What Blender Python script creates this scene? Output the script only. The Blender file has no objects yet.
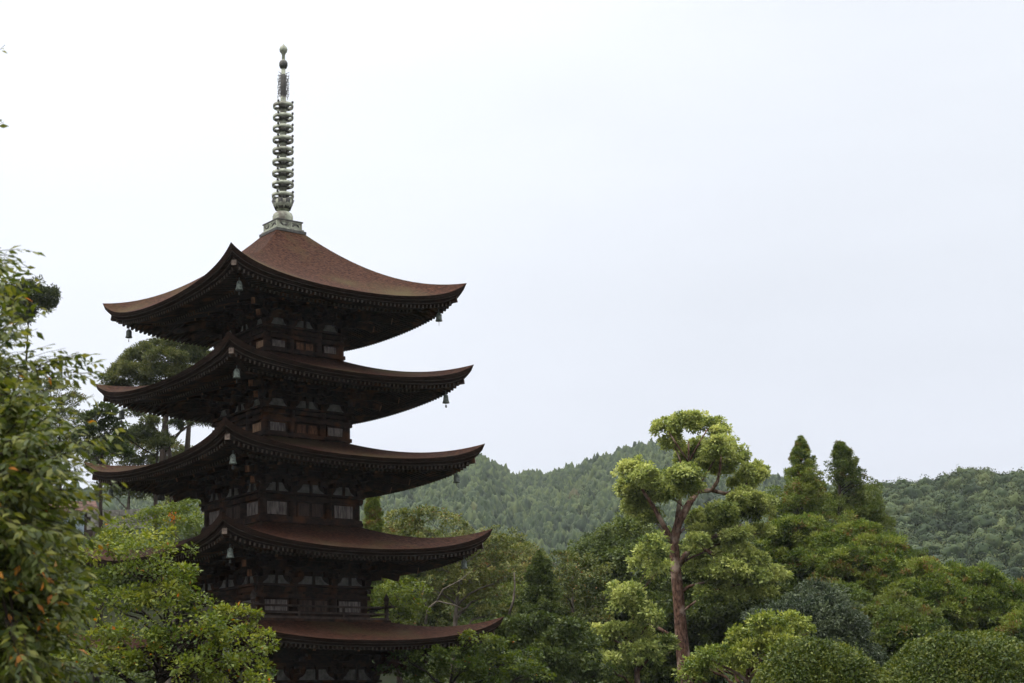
import bpy, bmesh, math, random
import numpy as np
from mathutils import Vector, Matrix

# ------------------------------------------------------------------ camera
scene = bpy.context.scene
COL = scene.collection
EYE = 1.6
F_PX, PITCH, ROLL = 1700.2, 0.2256, 0.02698
PX, PY, YAW = -9.952, 71.758, -0.1109          # pagoda axis and the heading of its corners

cam_data = bpy.data.cameras.new("camera")
cam_data.sensor_width = 36.0
cam_data.lens = F_PX / 1024 * 36.0
cam_data.clip_start = 0.1
cam_data.clip_end = 8000
cam_data.dof.use_dof = True
cam_data.dof.focus_distance = 72
cam_data.dof.aperture_fstop = 5.6
cam = bpy.data.objects.new("camera", cam_data)
COL.objects.link(cam)
cam.location = (0, 0, EYE)
R0 = Matrix.Rotation(math.pi / 2 + PITCH, 4, 'X') @ Matrix.Rotation(-ROLL, 4, 'Z')
cam.rotation_euler = R0.to_euler()
scene.camera = cam

# ------------------------------------------------------------------ sky and sun
SUN_DIR = Vector((-0.72, -0.30, 1.0)).normalized()      # towards the sun, behind thin cloud
sun_el = math.asin(SUN_DIR.z)
sun_az = math.atan2(SUN_DIR.x, SUN_DIR.y)
world = bpy.data.worlds.new("World")
scene.world = world
world.use_nodes = True
wn, wl = world.node_tree.nodes, world.node_tree.links
wn.clear()
w_out = wn.new('ShaderNodeOutputWorld')
w_bg = wn.new('ShaderNodeBackground')
w_bg.inputs['Strength'].default_value = 0.1
wl.new(w_bg.outputs[0], w_out.inputs['Surface'])
nish = wn.new('ShaderNodeTexSky')
nish.sky_type = 'NISHITA'
nish.sun_disc = False
nish.sun_elevation = sun_el
nish.sun_rotation = sun_az
nish.dust_density = 4.0
w_tc = wn.new('ShaderNodeTexCoord')
w_sep = wn.new('ShaderNodeSeparateXYZ')
wl.new(w_tc.outputs['Generated'], w_sep.inputs[0])
ramp = wn.new('ShaderNodeValToRGB')               # overcast: brighter overhead than at the horizon
cr = ramp.color_ramp
cr.elements[0].position = 0.0
cr.elements[0].color = (0.340, 0.354, 0.400, 1)
cr.elements[1].position = 1.0
cr.elements[1].color = (2.5, 2.48, 2.44, 1)
e = cr.elements.new(0.22); e.color = (0.371, 0.390, 0.428, 1)
e = cr.elements.new(0.42); e.color = (0.408, 0.426, 0.456, 1)
e = cr.elements.new(0.52); e.color = (0.62, 0.63, 0.65, 1)
e = cr.elements.new(0.7); e.color = (1.6, 1.6, 1.6, 1)
wl.new(w_sep.outputs['Z'], ramp.inputs[0])
dot = wn.new('ShaderNodeVectorMath'); dot.operation = 'DOT_PRODUCT'
wl.new(w_tc.outputs['Generated'], dot.inputs[0])
dot.inputs[1].default_value = Vector((-0.36, 0.80, 0.55)).normalized()
mr = wn.new('ShaderNodeMapRange')
mr.inputs['From Min'].default_value = 0.80
mr.inputs['From Max'].default_value = 1.0
mr.inputs['To Min'].default_value = 0.0
mr.inputs['To Max'].default_value = 0.07
mr.interpolation_type = 'SMOOTHSTEP'
wl.new(dot.outputs['Value'], mr.inputs['Value'])
nz = wn.new('ShaderNodeTexNoise')                 # very faint cloud mottling
nz.inputs['Scale'].default_value = 4.0
nz.inputs['Detail'].default_value = 5.0
mpw = wn.new('ShaderNodeMapping'); mpw.inputs['Scale'].default_value = (1, 1, 3.5)
wl.new(w_tc.outputs['Generated'], mpw.inputs[0])
wl.new(mpw.outputs[0], nz.inputs['Vector'])
nzr = wn.new('ShaderNodeMapRange')
nzr.inputs['From Min'].default_value = 0.3; nzr.inputs['From Max'].default_value = 0.7
nzr.inputs['To Min'].default_value = 0.972; nzr.inputs['To Max'].default_value = 1.022
wl.new(nz.outputs[0], nzr.inputs['Value'])
addg = wn.new('ShaderNodeVectorMath'); addg.operation = 'ADD'
wl.new(ramp.outputs[0], addg.inputs[0]); wl.new(mr.outputs[0], addg.inputs[1])
mulc = wn.new('ShaderNodeVectorMath'); mulc.operation = 'MULTIPLY'
wl.new(addg.outputs[0], mulc.inputs[0]); wl.new(nzr.outputs[0], mulc.inputs[1])
# dimming added to the sky behind the camera, in place of unbuilt surrounding trees
dot2 = wn.new('ShaderNodeVectorMath'); dot2.operation = 'DOT_PRODUCT'
wl.new(w_tc.outputs['Generated'], dot2.inputs[0])
dot2.inputs[1].default_value = Vector((-0.30, 0.95, 0.0)).normalized()
mr2 = wn.new('ShaderNodeMapRange'); mr2.interpolation_type = 'SMOOTHSTEP'
mr2.inputs['From Min'].default_value = -0.75
mr2.inputs['From Max'].default_value = 0.55
mr2.inputs['To Min'].default_value = 0.80
mr2.inputs['To Max'].default_value = 1.0
wl.new(dot2.outputs['Value'], mr2.inputs['Value'])
mul2 = wn.new('ShaderNodeVectorMath'); mul2.operation = 'MULTIPLY'
wl.new(mulc.outputs[0], mul2.inputs[0]); wl.new(mr2.outputs[0], mul2.inputs[1])
scl = wn.new('ShaderNodeVectorMath'); scl.operation = 'SCALE'
scl.inputs['Scale'].default_value = 22.5
wl.new(mul2.outputs[0], scl.inputs[0])
wmix = wn.new('ShaderNodeMix'); wmix.data_type = 'RGBA'
wmix.inputs['Factor'].default_value = 0.96
wl.new(nish.outputs[0], wmix.inputs['A']); wl.new(scl.outputs[0], wmix.inputs['B'])
wl.new(wmix.outputs['Result'], w_bg.inputs['Color'])

sun_data = bpy.data.lights.new("sun", 'SUN')
sun_data.energy = 1.5
sun_data.angle = math.radians(14)
sun_data.color = (1.0, 0.95, 0.86)
sun = bpy.data.objects.new("sun", sun_data)
COL.objects.link(sun)
sun.rotation_euler = SUN_DIR.to_track_quat('Z', 'Y').to_euler()

scene.view_settings.view_transform = 'Standard'
scene.view_settings.look = 'None'
scene.view_settings.exposure = 0.0
scene.view_settings.gamma = 1.0
scene.view_settings.use_curve_mapping = False
scene.cycles.max_bounces = 6
scene.cycles.diffuse_bounces = 3
scene.cycles.glossy_bounces = 2
scene.cycles.transmission_bounces = 3
scene.cycles.volume_bounces = 0
scene.cycles.use_denoising = True
scene.cycles.use_adaptive_sampling = True
scene.cycles.adaptive_threshold = 0.02

# ------------------------------------------------------------------ where a direction of the photograph lies in the world
def ray(x, y):
    X, Y = (x - 512) / F_PX, (341.5 - y) / F_PX
    c, s = math.cos(-ROLL), math.sin(-ROLL)
    X, Y = X * c - Y * s, X * s + Y * c
    c, s = math.cos(PITCH), math.sin(PITCH)
    return np.array([X, c - Y * s, s + Y * c])

def at(x, y, D):
    d = ray(x, y)
    return d * (D / d[1]) + np.array([0, 0, EYE])

def smooth(a, b, v):
    t = np.clip((v - a) / (b - a), 0, 1)
    return t * t * (3 - 2 * t)

# ------------------------------------------------------------------ materials
def new_mat(name):
    m = bpy.data.materials.new(name)
    m.use_nodes = True
    nt = m.node_tree
    nt.nodes.clear()
    out = nt.nodes.new('ShaderNodeOutputMaterial')
    return m, nt, out

def leaf_mat(name, stops, transl=0.24, rough=0.55):
    """stops: (position, colour) along the leaf's own hue value"""
    m, nt, out = new_mat(name)
    at_ = nt.nodes.new('ShaderNodeAttribute'); at_.attribute_name = 'tint'
    rp = nt.nodes.new('ShaderNodeValToRGB')
    els = rp.color_ramp.elements
    els[0].position, els[0].color = stops[0][0], (*stops[0][1], 1)
    els[1].position, els[1].color = stops[-1][0], (*stops[-1][1], 1)
    for p, c in stops[1:-1]:
        q = els.new(p); q.color = (*c, 1)
    nt.links.new(at_.outputs['Fac'], rp.inputs[0])
    pb = nt.nodes.new('ShaderNodeBsdfPrincipled')
    pb.inputs['Roughness'].default_value = rough
    pb.inputs['Specular IOR Level'].default_value = 0.25
    nt.links.new(rp.outputs[0], pb.inputs['Base Color'])
    tr = nt.nodes.new('ShaderNodeBsdfTranslucent')
    hs = nt.nodes.new('ShaderNodeHueSaturation')
    hs.inputs['Value'].default_value = 1.5; hs.inputs['Saturation'].default_value = 1.1
    hs.inputs['Hue'].default_value = 0.49
    nt.links.new(rp.outputs[0], hs.inputs['Color'])
    nt.links.new(hs.outputs[0], tr.inputs['Color'])
    mx = nt.nodes.new('ShaderNodeMixShader'); mx.inputs[0].default_value = transl
    nt.links.new(pb.outputs[0], mx.inputs[1]); nt.links.new(tr.outputs[0], mx.inputs[2])
    nt.links.new(mx.outputs[0], out.inputs['Surface'])
    return m

def noisy_mat(name, c1, c2, scale=(2, 2, 2), rough=0.8, detail=6, c3=None, scale3=0.6, bump=0.0, spec=0.25, metallic=0.0, lo=0.35, hi=0.65, t3=(0.52, 0.68)):
    m, nt, out = new_mat(name)
    tc = nt.nodes.new('ShaderNodeTexCoord')
    mp = nt.nodes.new('ShaderNodeMapping'); mp.inputs['Scale'].default_value = scale
    nt.links.new(tc.outputs['Object'], mp.inputs[0])
    n = nt.nodes.new('ShaderNodeTexNoise'); n.inputs['Scale'].default_value = 1.0
    n.inputs['Detail'].default_value = detail; n.inputs['Roughness'].default_value = 0.62
    nt.links.new(mp.outputs[0], n.inputs['Vector'])
    r = nt.nodes.new('ShaderNodeValToRGB')
    r.color_ramp.elements[0].position = lo; r.color_ramp.elements[0].color = (*c1, 1)
    r.color_ramp.elements[1].position = hi; r.color_ramp.elements[1].color = (*c2, 1)
    nt.links.new(n.outputs[0], r.inputs[0])
    col = r.outputs[0]
    if c3:
        n3 = nt.nodes.new('ShaderNodeTexNoise'); n3.inputs['Scale'].default_value = scale3
        n3.inputs['Detail'].default_value = 5
        nt.links.new(tc.outputs['Object'], n3.inputs['Vector'])
        r3 = nt.nodes.new('ShaderNodeMapRange')
        r3.inputs['From Min'].default_value = t3[0]; r3.inputs['From Max'].default_value = t3[1]
        nt.links.new(n3.outputs[0], r3.inputs['Value'])
        mx = nt.nodes.new('ShaderNodeMix'); mx.data_type = 'RGBA'
        nt.links.new(r3.outputs[0], mx.inputs['Factor'])
        nt.links.new(col, mx.inputs['A']); mx.inputs['B'].default_value = (*c3, 1)
        col = mx.outputs['Result']
    pb = nt.nodes.new('ShaderNodeBsdfPrincipled')
    pb.inputs['Roughness'].default_value = rough
    pb.inputs['Specular IOR Level'].default_value = spec
    pb.inputs['Metallic'].default_value = metallic
    nt.links.new(col, pb.inputs['Base Color'])
    if bump:
        b = nt.nodes.new('ShaderNodeBump'); b.inputs['Strength'].default_value = bump
        b.inputs['Distance'].default_value = 0.05
        nt.links.new(n.outputs[0], b.inputs['Height']); nt.links.new(b.outputs[0], pb.inputs['Normal'])
    nt.links.new(pb.outputs[0], out.inputs['Surface'])
    return m

M_SHINGLE = noisy_mat("cypress_bark_shingle", (0.012, 0.0046, 0.003), (0.073, 0.0310, 0.0178), (7, 7, 20), 0.9, 14, (0.056, 0.042, 0.018), 0.42, 1.0, 0.06, lo=0.38, hi=0.63, t3=(0.50, 0.74))
M_EDGE = noisy_mat("bark_edge", (0.012, 0.007, 0.005), (0.042, 0.021, 0.014), (3, 3, 26), 0.9, 7, None, 1, 0.5, 0.1)
M_TIMBER = noisy_mat("old_dark_timber", (0.012, 0.007, 0.005), (0.048, 0.025, 0.016), (4, 4, 7), 0.85, 8, (0.095, 0.038, 0.016), 1.3, 0.3, 0.15)
M_RAIL = noisy_mat("weathered_strip", (0.035, 0.024, 0.018), (0.085, 0.06, 0.048), (3, 3, 3), 0.85, 6)
M_ENDGRAIN = noisy_mat("pale_end_grain", (0.09, 0.065, 0.05), (0.24, 0.18, 0.145), (9, 9, 9), 0.85, 5)
M_RAFTER_END = noisy_mat("rafter_end", (0.035, 0.024, 0.018), (0.12, 0.088, 0.07), (9, 9, 9), 0.85, 5)
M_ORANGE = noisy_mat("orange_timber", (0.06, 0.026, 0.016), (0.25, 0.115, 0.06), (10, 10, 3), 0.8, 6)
M_SUNLIT_TAN = noisy_mat("sunlit_tan_board", (0.22, 0.12, 0.065), (0.52, 0.32, 0.19), (10, 10, 3), 0.8, 6)  # boards coloured as if sunlit: warm light painted into the tan
M_GREYBOARD = noisy_mat("silvered_board", (0.068, 0.052, 0.046), (0.31, 0.26, 0.235), (13, 13, 2.2), 0.85, 8)
M_DOOR = noisy_mat("brown_door_board", (0.035, 0.022, 0.018), (0.10, 0.062, 0.048), (12, 12, 2), 0.85, 8)
M_PLASTER = noisy_mat("aged_plaster", (0.11, 0.098, 0.088), (0.27, 0.25, 0.23), (4, 4, 4), 0.9, 7)
M_BRONZE = noisy_mat("verdigris_bronze", (0.20, 0.21, 0.16), (0.42, 0.44, 0.35), (5, 5, 9), 0.65, 7, (0.13, 0.115, 0.095), 2.0, 0.2, 0.3, 0.15)
M_BRONZE_DARK = noisy_mat("dark_bronze", (0.045, 0.045, 0.042), (0.11, 0.105, 0.095), (6, 6, 6), 0.6, 6, None, 1, 0.1, 0.3, 0.2)
M_BELL = noisy_mat("bell_verdigris", (0.05, 0.058, 0.05), (0.20, 0.225, 0.195), (14, 14, 10), 0.7, 6)
M_STONE = noisy_mat("granite", (0.12, 0.115, 0.10), (0.26, 0.245, 0.22), (6, 6, 6), 0.9, 8, None, 1, 0.3)
M_BARK_RED = noisy_mat("red_brown_bark", (0.022, 0.012, 0.009), (0.19, 0.105, 0.075), (9, 9, 4), 0.95, 9, (0.34, 0.25, 0.20), 1.6, 0.9, 0.1)
M_BARK_DARK = noisy_mat("dark_bark", (0.014, 0.011, 0.009), (0.05, 0.038, 0.03), (8, 8, 3), 0.95, 8, None, 1, 0.7, 0.1)
M_BARK_GREY = noisy_mat("grey_dead_bark", (0.06, 0.05, 0.04), (0.17, 0.14, 0.115), (8, 8, 3), 0.95, 8, None, 1, 0.5, 0.1)
M_GROUND = noisy_mat("leaf_litter_ground", (0.010, 0.016, 0.006), (0.028, 0.030, 0.013), (0.5, 0.5, 0.5), 0.95, 9, (0.016, 0.027, 0.009), 0.02, 0, 0.1)

# ------------------------------------------------------------------ mesh helpers
def link(name, me, mats, parent=None):
    o = bpy.data.objects.new(name, me)
    COL.objects.link(o)
    for m in (mats if isinstance(mats, (list, tuple)) else [mats]):
        me.materials.append(m)
    if parent is not None:
        o.parent = parent
    return o

def empty(name, loc, rz=0.0, label=None, cat=None, group=None):
    o = bpy.data.objects.new(name, None)
    o.empty_display_size = 0.3
    COL.objects.link(o)
    o.location = loc
    o.rotation_euler = (0, 0, rz)
    tag(o, label, cat, group)
    return o

def tag(o, label=None, cat=None, group=None, kind=None):
    if label: o['label'] = label
    if cat: o['category'] = cat
    if group: o['group'] = group
    if kind: o['kind'] = kind
    return o

def np_mesh(name, verts, quads, tint=None, tris=False, mat_index=None, smooth_shade=False):
    k = 3 if tris else 4
    me = bpy.data.meshes.new(name)
    verts = np.asarray(verts, dtype=np.float32)
    quads = np.asarray(quads, dtype=np.int32)
    me.vertices.add(len(verts)); me.vertices.foreach_set('co', verts.ravel())
    me.loops.add(quads.size); me.loops.foreach_set('vertex_index', quads.ravel())
    me.polygons.add(len(quads))
    me.polygons.foreach_set('loop_start', np.arange(0, quads.size, k, dtype=np.int32))
    if tint is not None:
        a = me.attributes.new('tint', 'FLOAT', 'POINT')
        a.data.foreach_set('value', np.asarray(tint, dtype=np.float32))
    if mat_index is not None:
        me.polygons.foreach_set('material_index', np.asarray(mat_index, dtype=np.int32))
    me.update(calc_edges=True)
    if smooth_shade:
        me.polygons.foreach_set('use_smooth', np.ones(len(quads), dtype=bool))
    return me

class MB:
    """collects shapes into one mesh"""
    def __init__(self):
        self.v, self.f, self.m = [], [], []
    def add(self, verts, faces, mi=0):
        b = len(self.v)
        self.v += [tuple(map(float, p)) for p in verts]
        for q in faces:
            self.f.append(tuple(i + b for i in q))
            self.m.append(mi)
    def hexa(self, p, mi=0, ends=None):
        """p: 8 corners, first four the start face, last four the end face (same winding)"""
        fs = [(3, 2, 1, 0), (4, 5, 6, 7), (0, 1, 5, 4), (1, 2, 6, 5), (2, 3, 7, 6), (3, 0, 4, 7)]
        b = len(self.v)
        self.v += [tuple(map(float, q)) for q in p]
        for i, q in enumerate(fs):
            self.f.append(tuple(j + b for j in q))
            self.m.append(ends if (ends is not None and i == 1) else mi)
    def box(self, c, s, mi=0, ax=None, taper=1.0):
        """c: centre; s: full sizes along ax (three orthonormal vectors)"""
        ax = ax or (Vector((1, 0, 0)), Vector((0, 1, 0)), Vector((0, 0, 1)))
        c = Vector(c); h = [x / 2 for x in s]
        p = []
        for sz in (-1, 1):
            k = taper if sz < 0 else 1.0
            for sx, sy in ((-1, -1), (1, -1), (1, 1), (-1, 1)):
                p.append(c + ax[0] * sx * h[0] * k + ax[1] * sy * h[1] * k + ax[2] * sz * h[2])
        self.hexa(p, mi)
    def beam(self, a, b, w, h, mi=0, ends=None, up=Vector((0, 0, 1)), w2=None, h2=None):
        a, b = Vector(a), Vector(b)
        d = (b - a).normalized()
        r = d.cross(up).normalized()
        u = r.cross(d)
        p = []
        for q, ww, hh in ((a, w, h), (b, w2 or w, h2 or h)):
            for sx, sy in ((-1, -1), (1, -1), (1, 1), (-1, 1)):
                p.append(q + r * sx * ww / 2 + u * sy * hh / 2)
        self.hexa(p, mi, ends)
    def tube(self, pts, rad, n=8, mi=0, cap=True):
        pts = [Vector(p) for p in pts]
        if not hasattr(rad, '__len__'): rad = [rad] * len(pts)
        b = len(self.v)
        ref = Vector((0.13, 0.31, 0.94))
        for i, p in enumerate(pts):
            d = (pts[min(i + 1, len(pts) - 1)] - pts[max(i - 1, 0)]).normalized()
            if abs(d.dot(ref)) > 0.95: r = d.cross(Vector((1, 0, 0))).normalized()
            else: r = d.cross(ref).normalized()
            u = r.cross(d)
            for k in range(n):
                t = 2 * math.pi * k / n
                self.v.append(tuple(p + (r * math.cos(t) + u * math.sin(t)) * rad[i]))
        for i in range(len(pts) - 1):
            for k in range(n):
                a0 = b + i * n + k; a1 = b + i * n + (k + 1) % n
                self.f.append((a0, a1, a1 + n, a0 + n)); self.m.append(mi)
        if cap:
            self.f.append(tuple(b + k for k in reversed(range(n)))); self.m.append(mi)
            e_ = b + (len(pts) - 1) * n
            self.f.append(tuple(e_ + k for k in range(n))); self.m.append(mi)
    def lathe(self, prof, n=24, mi=0, c=(0, 0, 0)):
        b = len(self.v)
        for r, z in prof:
            for k in range(n):
                t = 2 * math.pi * k / n
                self.v.append((c[0] + max(r, 1e-4) * math.cos(t), c[1] + max(r, 1e-4) * math.sin(t), c[2] + z))
        for i in range(len(prof) - 1):
            for k in range(n):
                a0 = b + i * n + k; a1 = b + i * n + (k + 1) % n
                self.f.append((a0, a1, a1 + n, a0 + n)); self.m.append(mi)
    def build(self, name, mats, parent=None, smooth_shade=False):
        me = bpy.data.meshes.new(name)
        me.from_pydata(self.v, [], self.f)
        me.polygons.foreach_set('material_index', self.m)
        if smooth_shade:
            me.polygons.foreach_set('use_smooth', [True] * len(me.polygons))
        me.update()
        return link(name, me, mats, parent)

# ------------------------------------------------------------------ terrain: one sheet out past the ridges
def fbm(x, y, seed=0, octaves=4):
    rs = np.random.RandomState(seed)
    v = np.zeros_like(x, dtype=float); amp = 1.0; fr = 1.0; tot = 0
    for _ in range(octaves):
        for _k in range(3):
            a = rs.uniform(0, 2 * math.pi); ph = rs.uniform(0, 2 * math.pi)
            v += amp * np.sin(fr * (x * math.cos(a) + y * math.sin(a)) + ph) / 3
        tot += amp; amp *= 0.5; fr *= 2.1
    return v / tot

# skyline of the far wooded ridge and the nearer hill: (pixel column, pixel row)
RIDGE_FAR = [(-900, 560), (-300, 545), (0, 530), (200, 512), (320, 500), (400, 489), (440, 476), (475, 468), (500, 477), (525, 475), (545, 477), (580, 468), (610, 459), (640, 449), (665, 448), (690, 452), (720, 461), (745, 473), (775, 481), (800, 486), (850, 492), (950, 505), (1100, 520), (1500, 545), (2100, 570)]
RIDGE_NEAR = [(500, 640), (640, 590), (700, 560), (760, 525), (800, 500), (830, 490), (850, 485), (880, 480), (910, 477), (935, 475), (955, 471), (975, 467), (1000, 469), (1024, 468), (1080, 455), (1200, 440), (1500, 460), (2000, 540), (2400, 600)]
def ridge_table(tab, D, crown):
    az, h = [], []
    for x, y in tab:
        d = ray(x, y)
        hd = math.hypot(d[0], d[1])
        az.append(math.atan2(d[0], d[1])); h.append(EYE + d[2] / hd * D - crown)
    return np.array(az), np.array(h)
D_FAR, D_NEAR = 960.0, 520.0
AZ_F, H_F = ridge_table(RIDGE_FAR, D_FAR, 8)
AZ_N, H_N = ridge_table(RIDGE_NEAR, D_NEAR, 7)

def hill_z(x, y):
    az = np.arctan2(x, y); r = np.hypot(x, y)
    hf = np.interp(az, AZ_F, H_F)
    hf = np.maximum(hf, 12) * smooth(math.radians(80), math.radians(35), np.abs(az))
    wob = 26 * fbm(az * 9, r / 260, 3)
    pf = smooth(300, D_FAR + 20, r + wob) * (1 - 0.75 * smooth(D_FAR + 20, D_FAR + 700, r))
    gully = 1 + 0.075 * fbm(az * 34, r / 170, 5) * smooth(260, 500, r) * (1 - smooth(800, 930, r))
    z1 = hf * pf * gully
    hn = np.interp(az, AZ_N, H_N)
    hn = np.maximum(hn, 0)
    pn = smooth(210, D_NEAR + 10, r + 18 * fbm(az * 12, r / 140, 8)) * (1 - 0.8 * smooth(D_NEAR + 20, D_NEAR + 420, r))
    z2 = hn * pn * (1 + 0.08 * fbm(az * 40, r / 90, 9) * smooth(200, 330, r) * (1 - smooth(430, 510, r)))
    return np.maximum(z1, z2)

def ground_z(x, y):
    x = np.asarray(x, dtype=float); y = np.asarray(y, dtype=float)
    s = 11.5 * smooth(84, 104, y) * smooth(1, -17, x) * (1 - 0.4 * smooth(150, 260, y))
    m = 1.6 * np.exp(-((x - 8.5) ** 2 / 50 + (y - 31) ** 2 / 60))
    near = 0.25 * fbm(x / 6, y / 6, 1) * smooth(4, 12, np.hypot(x, y))
    return s + m + near * (1 - np.exp(-((x - PX) ** 2 + (y - PY) ** 2) / 60)) + hill_z(x, y)

NA, NR = 420, 170
ang = np.linspace(-math.pi, math.pi, NA, endpoint=False)
wa = np.sign(ang) * math.pi * (np.abs(ang) / math.pi) ** 1.6      # finer ahead
rad = np.concatenate([[0.0], np.geomspace(1.2, 2600, NR - 1)])
AA, RR = np.meshgrid(wa, rad, indexing='ij')
GX, GY = RR * np.sin(AA), RR * np.cos(AA)
GZ = ground_z(GX, GY)
gv = np.stack([GX, GY, GZ], -1).reshape(-1, 3)
ii, jj = np.meshgrid(np.arange(NA), np.arange(NR - 1), indexing='ij')
i2 = (ii + 1) % NA
gq = np.stack([ii * NR + jj, ii * NR + jj + 1, i2 * NR + jj + 1, i2 * NR + jj], -1).reshape(-1, 4)
tag(link('ground', np_mesh('ground', gv, gq, smooth_shade=True), M_GROUND), kind='structure')

# ------------------------------------------------------------------ foliage
def unit(v):
    return v / np.maximum(np.linalg.norm(v, axis=-1, keepdims=True), 1e-9)

def rand_dir(rng, n):
    return unit(rng.normal(size=(n, 3)))

def leaf_quads(pos, direction, normal, length, width, bend=0.18):
    """one leaf each: base, side, tip, side"""
    d = unit(direction)
    s = unit(np.cross(d, normal))
    n = np.cross(s, d)
    L = np.asarray(length).reshape(-1, 1); W = np.asarray(width).reshape(-1, 1)
    p0 = pos
    p1 = pos + d * L * 0.45 + s * W * 0.5 + n * L * bend * 0.5
    p2 = pos + d * L - n * L * bend * 0.3
    p3 = pos + d * L * 0.45 - s * W * 0.5 + n * L * bend * 0.5
    v = np.stack([p0, p1, p2, p3], 1).reshape(-1, 3)
    q = np.arange(len(v)).reshape(-1, 4)
    return v, q

def crown_mesh(name, rng, clumps, leaf=(0.16, 0.09), per=55, tuft=0.42, cover=1.0, up=0.55, shell=(0.55, 1.0), below=-0.45,
               tint=(0.5, 0.16), tuft_tint=0.12, stray=0.0, stray_tint=0.95, droop=0.0, origin=None, stray_leafwise=True):
    """clumps: rows (x, y, z, rx, ry, rz); each is filled with tufts, each tuft with leaves"""
    P, D, N, T = [], [], [], []
    for (cx, cy, cz, rx, ry, rz) in clumps:
        area = 4 * math.pi * ((rx * ry) ** 1.6 / 3 + (rx * rz) ** 1.6 / 3 + (ry * rz) ** 1.6 / 3) ** (1 / 1.6)
        tf = min(tuft, 0.75 * (rx * ry * rz) ** (1 / 3) + 0.06)
        nt = max(4, int(cover * area / (tf * tf * 1.9)))
        dr = rand_dir(rng, nt * 3)
        dr = dr[dr[:, 2] > below + rng.uniform(-0.25, 0.25, len(dr))][:nt]
        nt = len(dr)
        rr = rng.uniform(shell[0], shell[1], nt) ** 0.7
        # lumpy outline
        lump = 1 + 0.22 * np.sin(dr[:, 0] * 4.1 + cx) * np.sin(dr[:, 1] * 3.7 + cy * 1.3) + 0.16 * np.sin(dr[:, 2] * 6 + cz)
        tc = np.array([cx, cy, cz]) + dr * np.array([rx, ry, rz]) * (rr * lump)[:, None]
        ctint = rng.normal(0, tuft_tint * 0.8)
        tt = rng.normal(0, tuft_tint, nt) + ctint
        tr = tf * rng.uniform(0.6, 1.25, nt)
        k = per
        ld = rand_dir(rng, nt * k)
        od = np.repeat(dr, k, 0)
        ld = unit(ld + od * 0.55 + np.array([0, 0, 0.25]))
        pos = np.repeat(tc, k, 0) + ld * (np.repeat(tr, k) * rng.uniform(0.25, 1.0, nt * k))[:, None] * np.array([1, 1, 0.72])
        dd = unit(ld + rand_dir(rng, nt * k) * 0.8 - np.array([0, 0, droop]))
        nn = unit(np.array([0, 0, up]) + od * 0.35 + rand_dir(rng, nt * k) * (1 - up * 0.6))
        ti = np.repeat(tt, k) + rng.normal(tint[0], tint[1], nt * k)
        if stray:
            m = (rng.random(nt * k) < stray) if stray_leafwise else (np.repeat(rng.random(nt) < stray, k) & (rng.random(nt * k) < 0.7))
            ti = np.clip(ti, 0, 0.84)
            ti[m] = rng.uniform(stray_tint - 0.05, 1.0, m.sum())
        P.append(pos); D.append(dd); N.append(nn); T.append(ti)
    P, D, N, T = map(np.concatenate, (P, D, N, T))
    if origin is not None: P = P - np.asarray(origin)
    n = len(P)
    sc = rng.uniform(0.7, 1.3, n)
    v, q = leaf_quads(P, D, N, leaf[0] * sc, leaf[1] * sc)
    return np_mesh(name, v, q, np.repeat(np.clip(T, 0, 1), 4))

def wiggle(a, b, rng, n=7, amp=0.08, sag=0.0):
    a, b = np.array(a, float), np.array(b, float)
    L = np.linalg.norm(b - a)
    t = np.linspace(0, 1, n)
    p = a + (b - a) * t[:, None]
    off = rng.normal(0, amp * L, (n, 3)); off[0] = 0; off[-1] = 0
    off = (off + np.roll(off, 1, 0) + np.roll(off, -1, 0)) / 3
    off[0] = 0; off[-1] = 0
    p = p + off
    p[:, 2] -= sag * L * np.sin(t * math.pi)
    return p

def tree(name, label, cat, base, trunk_pts, trunk_r, clumps, mat, bark, rng, limb_r=0.09, limb_every=1, group=None, crown_kw=None, extra_limbs=(), limb_from=0.3):
    """a tree: Empty at its foot > trunk (with its limbs), crown. All points are world points."""
    root = empty(name, tuple(base), 0, label, cat, group)
    o = np.array(base, float)
    mb = MB()
    tp = np.array(trunk_pts, float) - o
    mb.tube(tp, trunk_r, 10)
    seg = np.linalg.norm(np.diff(tp, axis=0), axis=1); cum = np.concatenate([[0], np.cumsum(seg)])
    for i, c in enumerate(clumps):
        if i % limb_every: continue
        c0 = np.array(c[:3]) - o
        # leave the trunk a little below the clump
        zt = c0[2] - 0.5 * np.hypot(*(c0[:2] - tp[-1][:2])) - c[5] * 0.6
        s_ = np.interp(zt, tp[:, 2], cum) if tp[-1, 2] > tp[0, 2] else cum[-1]
        s_ = min(max(s_, cum[-1] * limb_from), cum[-1] * 0.98)
        st = np.array([np.interp(s_, cum, tp[:, k]) for k in range(3)])
        rt = np.interp(s_, cum, trunk_r)
        pts = wiggle(st, c0 - np.array([0, 0, c[5] * 0.2]), rng, 7, 0.05, -0.06)
        r0 = min(limb_r * rng.uniform(0.8, 1.2), rt * 0.7)
        mb.tube(pts, np.linspace(r0, r0 * 0.25, 7), 6)
        for _ in range(4):
            e_ = c0 + rand_dir(rng, 1)[0] * np.array(c[3:6]) * 0.75
            mb.tube(wiggle(pts[rng.randint(3, 6)], e_, rng, 4, 0.06), np.linspace(r0 * 0.3, r0 * 0.08, 4), 4)
    for pts, rr in extra_limbs:
        p = np.array(pts, float) - o
        mb.tube(p, np.linspace(rr[0], rr[1], len(p)), 7)
    mb.build('trunk', bark, root, True)
    me = crown_mesh('crown', rng, clumps, origin=o, **(crown_kw or {}))
    link('crown', me, mat, root)
    return root

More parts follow.
